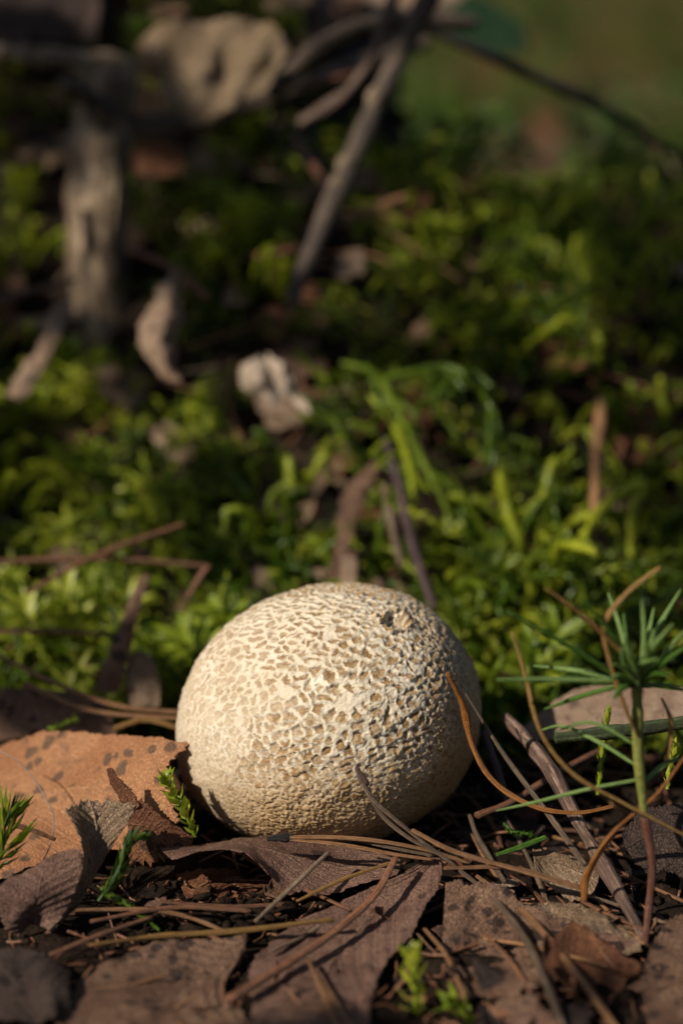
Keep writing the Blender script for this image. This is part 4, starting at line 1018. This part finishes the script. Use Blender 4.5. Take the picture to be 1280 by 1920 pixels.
leafy(960, 1960, -8.6, (1000, 1900, -8.5), 14, .32, .18, 'low green sprig beneath the two long needles', 'moss', 7, .9, .6)
leafy(-20, 1875, -7.3, (48, 1848, -7.2), 7, .4, .22, 'small green leafy tip beside the mottled leaf', 'moss_bright', 8, .4, .3)
leafy(940, 1540, -2.0, (1000, 1570, -2.6), 40, .14, .06, 'dark blue green moss strand under the broken brown twig', 'moss_deep', 9, .6, .4)
leafy(90, 1366, 1.6, (140, 1350, 1.6), 12, .22, .12, 'tiny green moss tip behind the upper edge of tan leaf', 'moss_bright', 10, .8, .4)
leafy(1120, 1490, -1.5, (1140, 1330, -1.2), 44, .24, .09, 'yellow green moss strand behind the seedling stem', 'moss_bright', 11, .5, .6)
leafy(1250, 1480, -2.5, (1262, 1390, -2.2), 30, .2, .1, 'small bright moss sprig right of the seedling stem', 'moss_bright', 12, .7, .5)
# arching hero shoots on the bank
for q, (C, lab) in enumerate([
    ([(690, 720, 10.6), (760, 700, 10.3), (840, 690, 10.0), (900, 730, 9.7), (930, 800, 9.5), (925, 865, 9.4)], 'long arching moss strand drooping over the bank behind the earthball'),
    ([(640, 680, 11.0), (700, 700, 10.6), (740, 760, 10.0), (790, 860, 9.2), (840, 960, 8.4)], 'moss strand hanging down beside the purple stem'),
    ([(690, 740, 10.5), (735, 790, 10.0), (765, 870, 9.2), (775, 950, 8.6)], 'short pale moss strand hanging along the purple stem'),
    ([(780, 770, 10.2), (830, 715, 10.2), (880, 700, 10.0), (915, 720, 9.8)], 'curled yellow green moss strand over the long arching one')]):
    rr = np.random.default_rng(200 + q); st = np.array([at_y(*c) for c in C])
    parts = [(*thin(st, .06), .4), (*clothe(st, .03, .014, .24, .15, .5, rr), .55)]
    for b in range(7):
        p = cr(st, np.array([.1 + .12 * b]))[0]; u = np.linspace(0, 1, 5); d = norm(np.array([rr.normal(), -.6, rr.normal() * .5]))
        parts.append((*clothe(p + d * (.7 * u)[:, None] - np.array([0, 0, .35]) * (u ** 2)[:, None], .015, .02, .2, .12, .5, rr), .5))
    V, F, T = join(parts); tag(make('moss_strand', V, F, M['moss'], None, st[0], {'tint': T}), lab, 'moss')

# ------------------------------------------------------------------ loose litter: needles, fragments, crumbs
r = np.random.default_rng(99)
nm = ['needle_brown', 'needle_grey', 'needle_tan', 'needle_brown']
NN = {'needle_brown': 'brown', 'needle_grey': 'grey', 'needle_tan': 'tan'}
def litter_needle(x, y, a, L, lift, mat, i, label, group):
    t = np.linspace(-.5, .5, 5); bend = r.normal(0, .25)
    P = np.stack([x + math.cos(a) * L * t - math.sin(a) * bend * (t ** 2) * L, y + math.sin(a) * L * t + math.cos(a) * bend * (t ** 2) * L, t * 0], -1)
    P[:, 2] = G(P[:, 0], P[:, 1]) * .5 + float(G(x, y)) * .5 + lift + t * r.normal(0, .25)
    o = mktube('pine_needle', P, [.035, .06, .05, .03], M[mat], None, P[0], n=16, k=6, flat=.6, wob=.1, seed=i)
    tag(o, label, 'needle', group)
for i in range(90):
    x = r.uniform(-8, 8.5); y = r.uniform(-9, 4.2)
    if math.hypot(x + .2, y) < 3.1 or (i % 3 and y < -5.2): continue
    litter_needle(x, y, r.uniform(0, 3.14), r.uniform(2, 4.5), r.uniform(.02, .22), nm[i % 4], 300 + i, 'fallen ' + NN[nm[i % 4]] + ' pine needle lying loose in the leaf litter', 'loose pine needles in the litter')
for i in range(70):
    y = r.uniform(6, 19); x = r.uniform(-1, 1) * (7 + .15 * y)
    litter_needle(x, y, r.uniform(0, 3.14), r.uniform(1.5, 4), r.uniform(.7, 1.15), nm[i % 4], 500 + i, 'fallen ' + NN[nm[i % 4]] + ' pine needle caught in the moss of the bank', 'needles caught in the moss')
def litter_leaf(x, y, s_, lift, mat, i, label, group, up=0.0):
    nu, nv = 26, 16; u = np.linspace(0, 1, nu); v = np.linspace(-1, 1, nv); U, W = np.meshgrid(u, v, indexing='ij')
    wd = .42 * np.sin(np.clip(U * .96 + .03, 0, 1) ** .8 * math.pi) ** .75 * (1 + .38 * noise(np.stack([U * 6, np.sign(W) * 3 + i, U * 0], -1), i) + .2 * noise(np.stack([U * 15, np.sign(W) * 3 + i, U * 0 + 5], -1), i) + .05 * ((U * 12) % 1))
    a = r.uniform(0, 6.28); px, py = (U - .5) * s_, W * wd * s_
    z = (r.uniform(-.3, .5) * W ** 2 * .35 + r.uniform(-.35, .35) * (U - .5) ** 2) * s_
    P = np.stack([px * math.cos(a) - py * math.sin(a), px * math.sin(a) + py * math.cos(a), z], -1)
    tl = r.normal(0, .25) ; P[..., 2] += P[..., 0] * tl + P[..., 1] * (up + r.normal(0, .2))
    P += np.array([x, y, float(G(x, y)) + lift])
    P[..., 2] += .09 * s_ * fbm(P / .6 + i, 300 + i, 3)
    V, F = sheet(P, .014); uv = np.stack([U.ravel(), W.ravel(), U.ravel() * 0], -1)
    tag(make('leaf_fragment', V, F, M[mat], None, P[nu // 2, nv // 2], {'luv': np.concatenate([uv, uv])}), label, 'leaf', group)
lm = ['dark_leaf', 'brown_leaf', 'purple_leaf', 'dark_leaf', 'dark_leaf', 'rust_leaf']
LN = {'dark_leaf': 'dark rotten', 'brown_leaf': 'dull brown', 'purple_leaf': 'purplish brown', 'rust_leaf': 'rusty', 'pale_leaf': 'pale', 'grey_leaf': 'greyish'}
NN = {'needle_brown': 'brown', 'needle_grey': 'grey', 'needle_tan': 'tan'}
for i in range(70):
    x = r.uniform(-8.5, 9); y = r.uniform(-9.4, 3.8)
    if math.hypot(x + .2, y) < 3.2: continue
    k_ = r.integers(6); qx, qy = proj((x, y, 0))
    if -60 < qx < 850 and qy > 1590: continue
    litter_leaf(x, y, r.uniform(.8, 1.7), r.uniform(.0, .1), lm[k_], i, LN[lm[k_]] + ' leaf fragment lying in the litter around the earthball', 'leaf fragments in the litter')
for i in range(34):
    q_ = on_ground(r.normal(600, 62), r.uniform(740, 1085), .55); k_ = ('rust_leaf', 'pale_leaf', 'pale_leaf', 'grey_leaf')[i % 4]
    litter_leaf(q_[0], q_[1], r.uniform(.5, 1.1), r.uniform(.35, .8), k_, 500 + i, LN[k_] + ' leaf scrap heaped in the bare gap between the moss clumps', 'leaf scraps in the gap of the moss', up=.7)
bm_ = ['rust_leaf', 'pale_leaf', 'brown_leaf', 'grey_leaf', 'rust_leaf']
for i in range(90):
    y = r.uniform(5.5, 20); x = r.uniform(-1, 1) * (7 + .15 * y)
    if i < 34: x, y = r.normal(-.7, .8), r.uniform(5.5, 11)
    k_ = r.integers(5)
    litter_leaf(x, y, r.uniform(.6, 1.5), r.uniform(.5, 1.2), bm_[k_], 100 + i, 'small ' + LN[bm_[k_]] + ' leaf scrap caught in the moss of the bank', 'leaf scraps in the moss', up=.6)
for i in range(46):
    y = r.uniform(22, 29); x = r.uniform(-11, 1.5)
    k_ = (0, 1, 3, 0)[i % 4]
    litter_leaf(x, y, r.uniform(1.2, 2.6), r.uniform(.1, .5), ['dark_leaf', 'brown_leaf', 'rust_leaf', 'grey_leaf'][k_], 200 + i, LN[['dark_leaf', 'brown_leaf', 'rust_leaf', 'grey_leaf'][k_]] + ' leaf lying on the dark rise behind the sapling', 'leaves on the rise behind the sapling', up=.7)
for i in range(70):
    x = r.uniform(-8.5, 9); y = r.uniform(-9.2, -2.5) if i % 4 else r.uniform(-2.5, 4)
    if math.hypot(x + .1, y) < 3.2: continue
    k_ = r.integers(6); qx, qy = proj((x, y, 0))
    if -60 < qx < 830 and qy > 1730: continue
    litter_leaf(x, y, r.uniform(.35, .85), r.uniform(.05, .2), (lm + bm_)[k_ + 3], 300 + i, 'small ' + LN[(lm + bm_)[k_ + 3]] + ' leaf crumb among the needles of the litter', 'leaf crumbs in the litter')
# broken bits of needle and stalk, too many and too small to count
parts = []
for i in range(900):
    x, y = r.uniform(-9, 9.5), r.uniform(-9.4, 5); a = r.random() * 6.28; L = r.uniform(.15, .9)
    t = np.linspace(-.5, .5, 4); P = np.stack([x + math.cos(a) * L * t, y + math.sin(a) * L * t, t * 0], -1)
    P[:, 2] = float(G(x, y)) + r.uniform(.02, .14) + t * r.normal(0, .3) * L; P += r.normal(0, .02, P.shape)
    V_, F_, c_, uv_ = tube(P, r.uniform(.012, .035), n=4, k=5); parts.append((V_[:-2], F_[:, [0, 1, 2]], r.random())); parts.append((V_[:-2], F_[:, [0, 2, 3]], .5))
V, F, T = join(parts); uv = np.stack([V[:, 0] + V[:, 1], T, T * 3], -1)
tag(make('needle_bits', V, F, M['needle_brown'], attrs={'luv': uv}), 'broken bits of brown needle scattered over the soil', 'needle bits', None, 'stuff')
for i in range(60):
    y = r.uniform(30, 130); x = r.uniform(-.02, .17) * (y + 42); k_ = ('rust_leaf', 'brown_leaf', 'pale_leaf')[i % 3]
    litter_leaf(x, y, r.uniform(2.5, 6), r.uniform(.3, 1.5), k_, 600 + i, LN[k_] + ' fallen leaf on the far ground beyond the bank', 'leaves on the far ground', up=.4)
# soil crumbs
bmx = bmesh.new(); bmesh.ops.create_icosphere(bmx, subdivisions=1, radius=1); bv = np.array([v.co[:] for v in bmx.verts]); bf = np.array([[v.index for v in f.verts] for f in bmx.faces]); bmx.free()
parts = []
for i in range(2600):
    if i < 420: x, y = at_y(400, 1675, -4.4)[0] + r.normal(0, .7), -4.4 + r.normal(0, .35)
    else: x, y = r.uniform(-9, 9.5), r.uniform(-9.5, 6)
    s_ = .03 + .11 * r.random() ** 3
    v = bv * (1 + .35 * r.normal(size=(len(bv), 1))) * s_ * np.array([1 + r.random(), .8, .7]); a = r.random() * 6.28
    parts.append((rotz(v, a) + [x, y, float(G(x, y)) + s_ * .3 + (.18 * r.random() if i < 420 else 0)], bf, r.random()))
V, F, T = join(parts)
cb = make('soil_crumbs', V, F, M['soil'], attrs={'tint': T}, smooth=False); tag(cb, 'dark soil crumbs scattered through the leaf litter', 'soil', None, 'stuff')

# ------------------------------------------------------------------ unseen branch, added to dapple the bank with shade
def shade(x, y, z):
    """how densely leaves are placed to block the sun from a ground point"""
    f = noise(np.array([x / 2.2, y / 2.6, 1.7]), 400) + .5 * noise(np.array([x, y, 4.1]), 401)
    if y < 2: d = .1 * float(sm(-6.5, -9, y)) - .2
    else: d = .03 + .28 * float(sm(12, 17, y)) + .2 * float(sm(1.5, 5.0, -x - .5)) + .28 * float(sm(9, 13, y) * sm(2, -1, x)) + .3 * float(sm(2.0, 5.0, x))
    return d + .75 * f
GAPS = [at_y(400, 120, 15.3), at_y(150, 440, TY - .6), at_y(150, 500, TY - .6), at_y(500, 110, 15.4), at_y(640, 340, 14), at_y(715, 180, 14.6), at_y(500, 710, 11.3), at_y(300, 620, 12)]  # points kept sunlit: no shading leaf is placed on their sun line
br_c = np.array([-1.0, 13.0, 5.0]) + SUN * 75
o = br_c
br = empty('unseen_shade_branch', o, 'unseen leafy branch added to shade the moss bank', 'branch')
mktube('shade_bough', [br_c + np.array([-70, 30, 12]), br_c + np.array([-35, 12, 6]), br_c + np.array([0, 0, 3]), br_c + np.array([18, -6, 1]), br_c + np.array([30, -10, -2])], [1.4, 1.0, .7, .4, .2], M['bark_grey'], br, o, n=40, k=10, wob=.1, seed=600)
LV, LF, off = [], [], 0
for i in range(1000):
    x, y = r.uniform(-13, 13), r.uniform(-12, 30)
    if -6.5 < y < 4: continue
    if shade(x, y, 0) < r.random() * .9 + .05: continue
    t = r.uniform(55, 95); c = np.array([x, y, float(G(x, y)) + .5]) + SUN * t
    
    if any(np.linalg.norm(np.cross(c - g_, SUN)) < 1.5 for g_ in GAPS) or np.linalg.norm(np.cross(c - MC, SUN)) < 5.2: continue
    n_ = norm(SUN + r.normal(0, .55, 3)); a_ = norm(np.cross(n_, r.normal(size=3))); b_ = np.cross(n_, a_); s_ = r.uniform(.7, 1.7)
    prof = [(-1, 0), (-.6, .55), (-.1, .72), (.45, .4), (1, 0), (.45, -.4), (-.1, -.72), (-.6, -.55)]
    LV.append(np.array([c + a_ * u_ * s_ + b_ * v_ * s_ - n_ * .15 * v_ * v_ for u_, v_ in prof])); LF.append(np.array([[0, 1, 7], [1, 2, 6], [1, 6, 7], [2, 3, 5], [2, 5, 6], [3, 4, 5]]) + off); off += 8
lv = make('leaves', np.concatenate(LV), np.concatenate(LF), M['moss_deep'], br, o, {'tint': np.full(off, .5)}, smooth=False); lv['kind'] = 'stuff'  # leaves of the added branch, out of view, set only for their shade
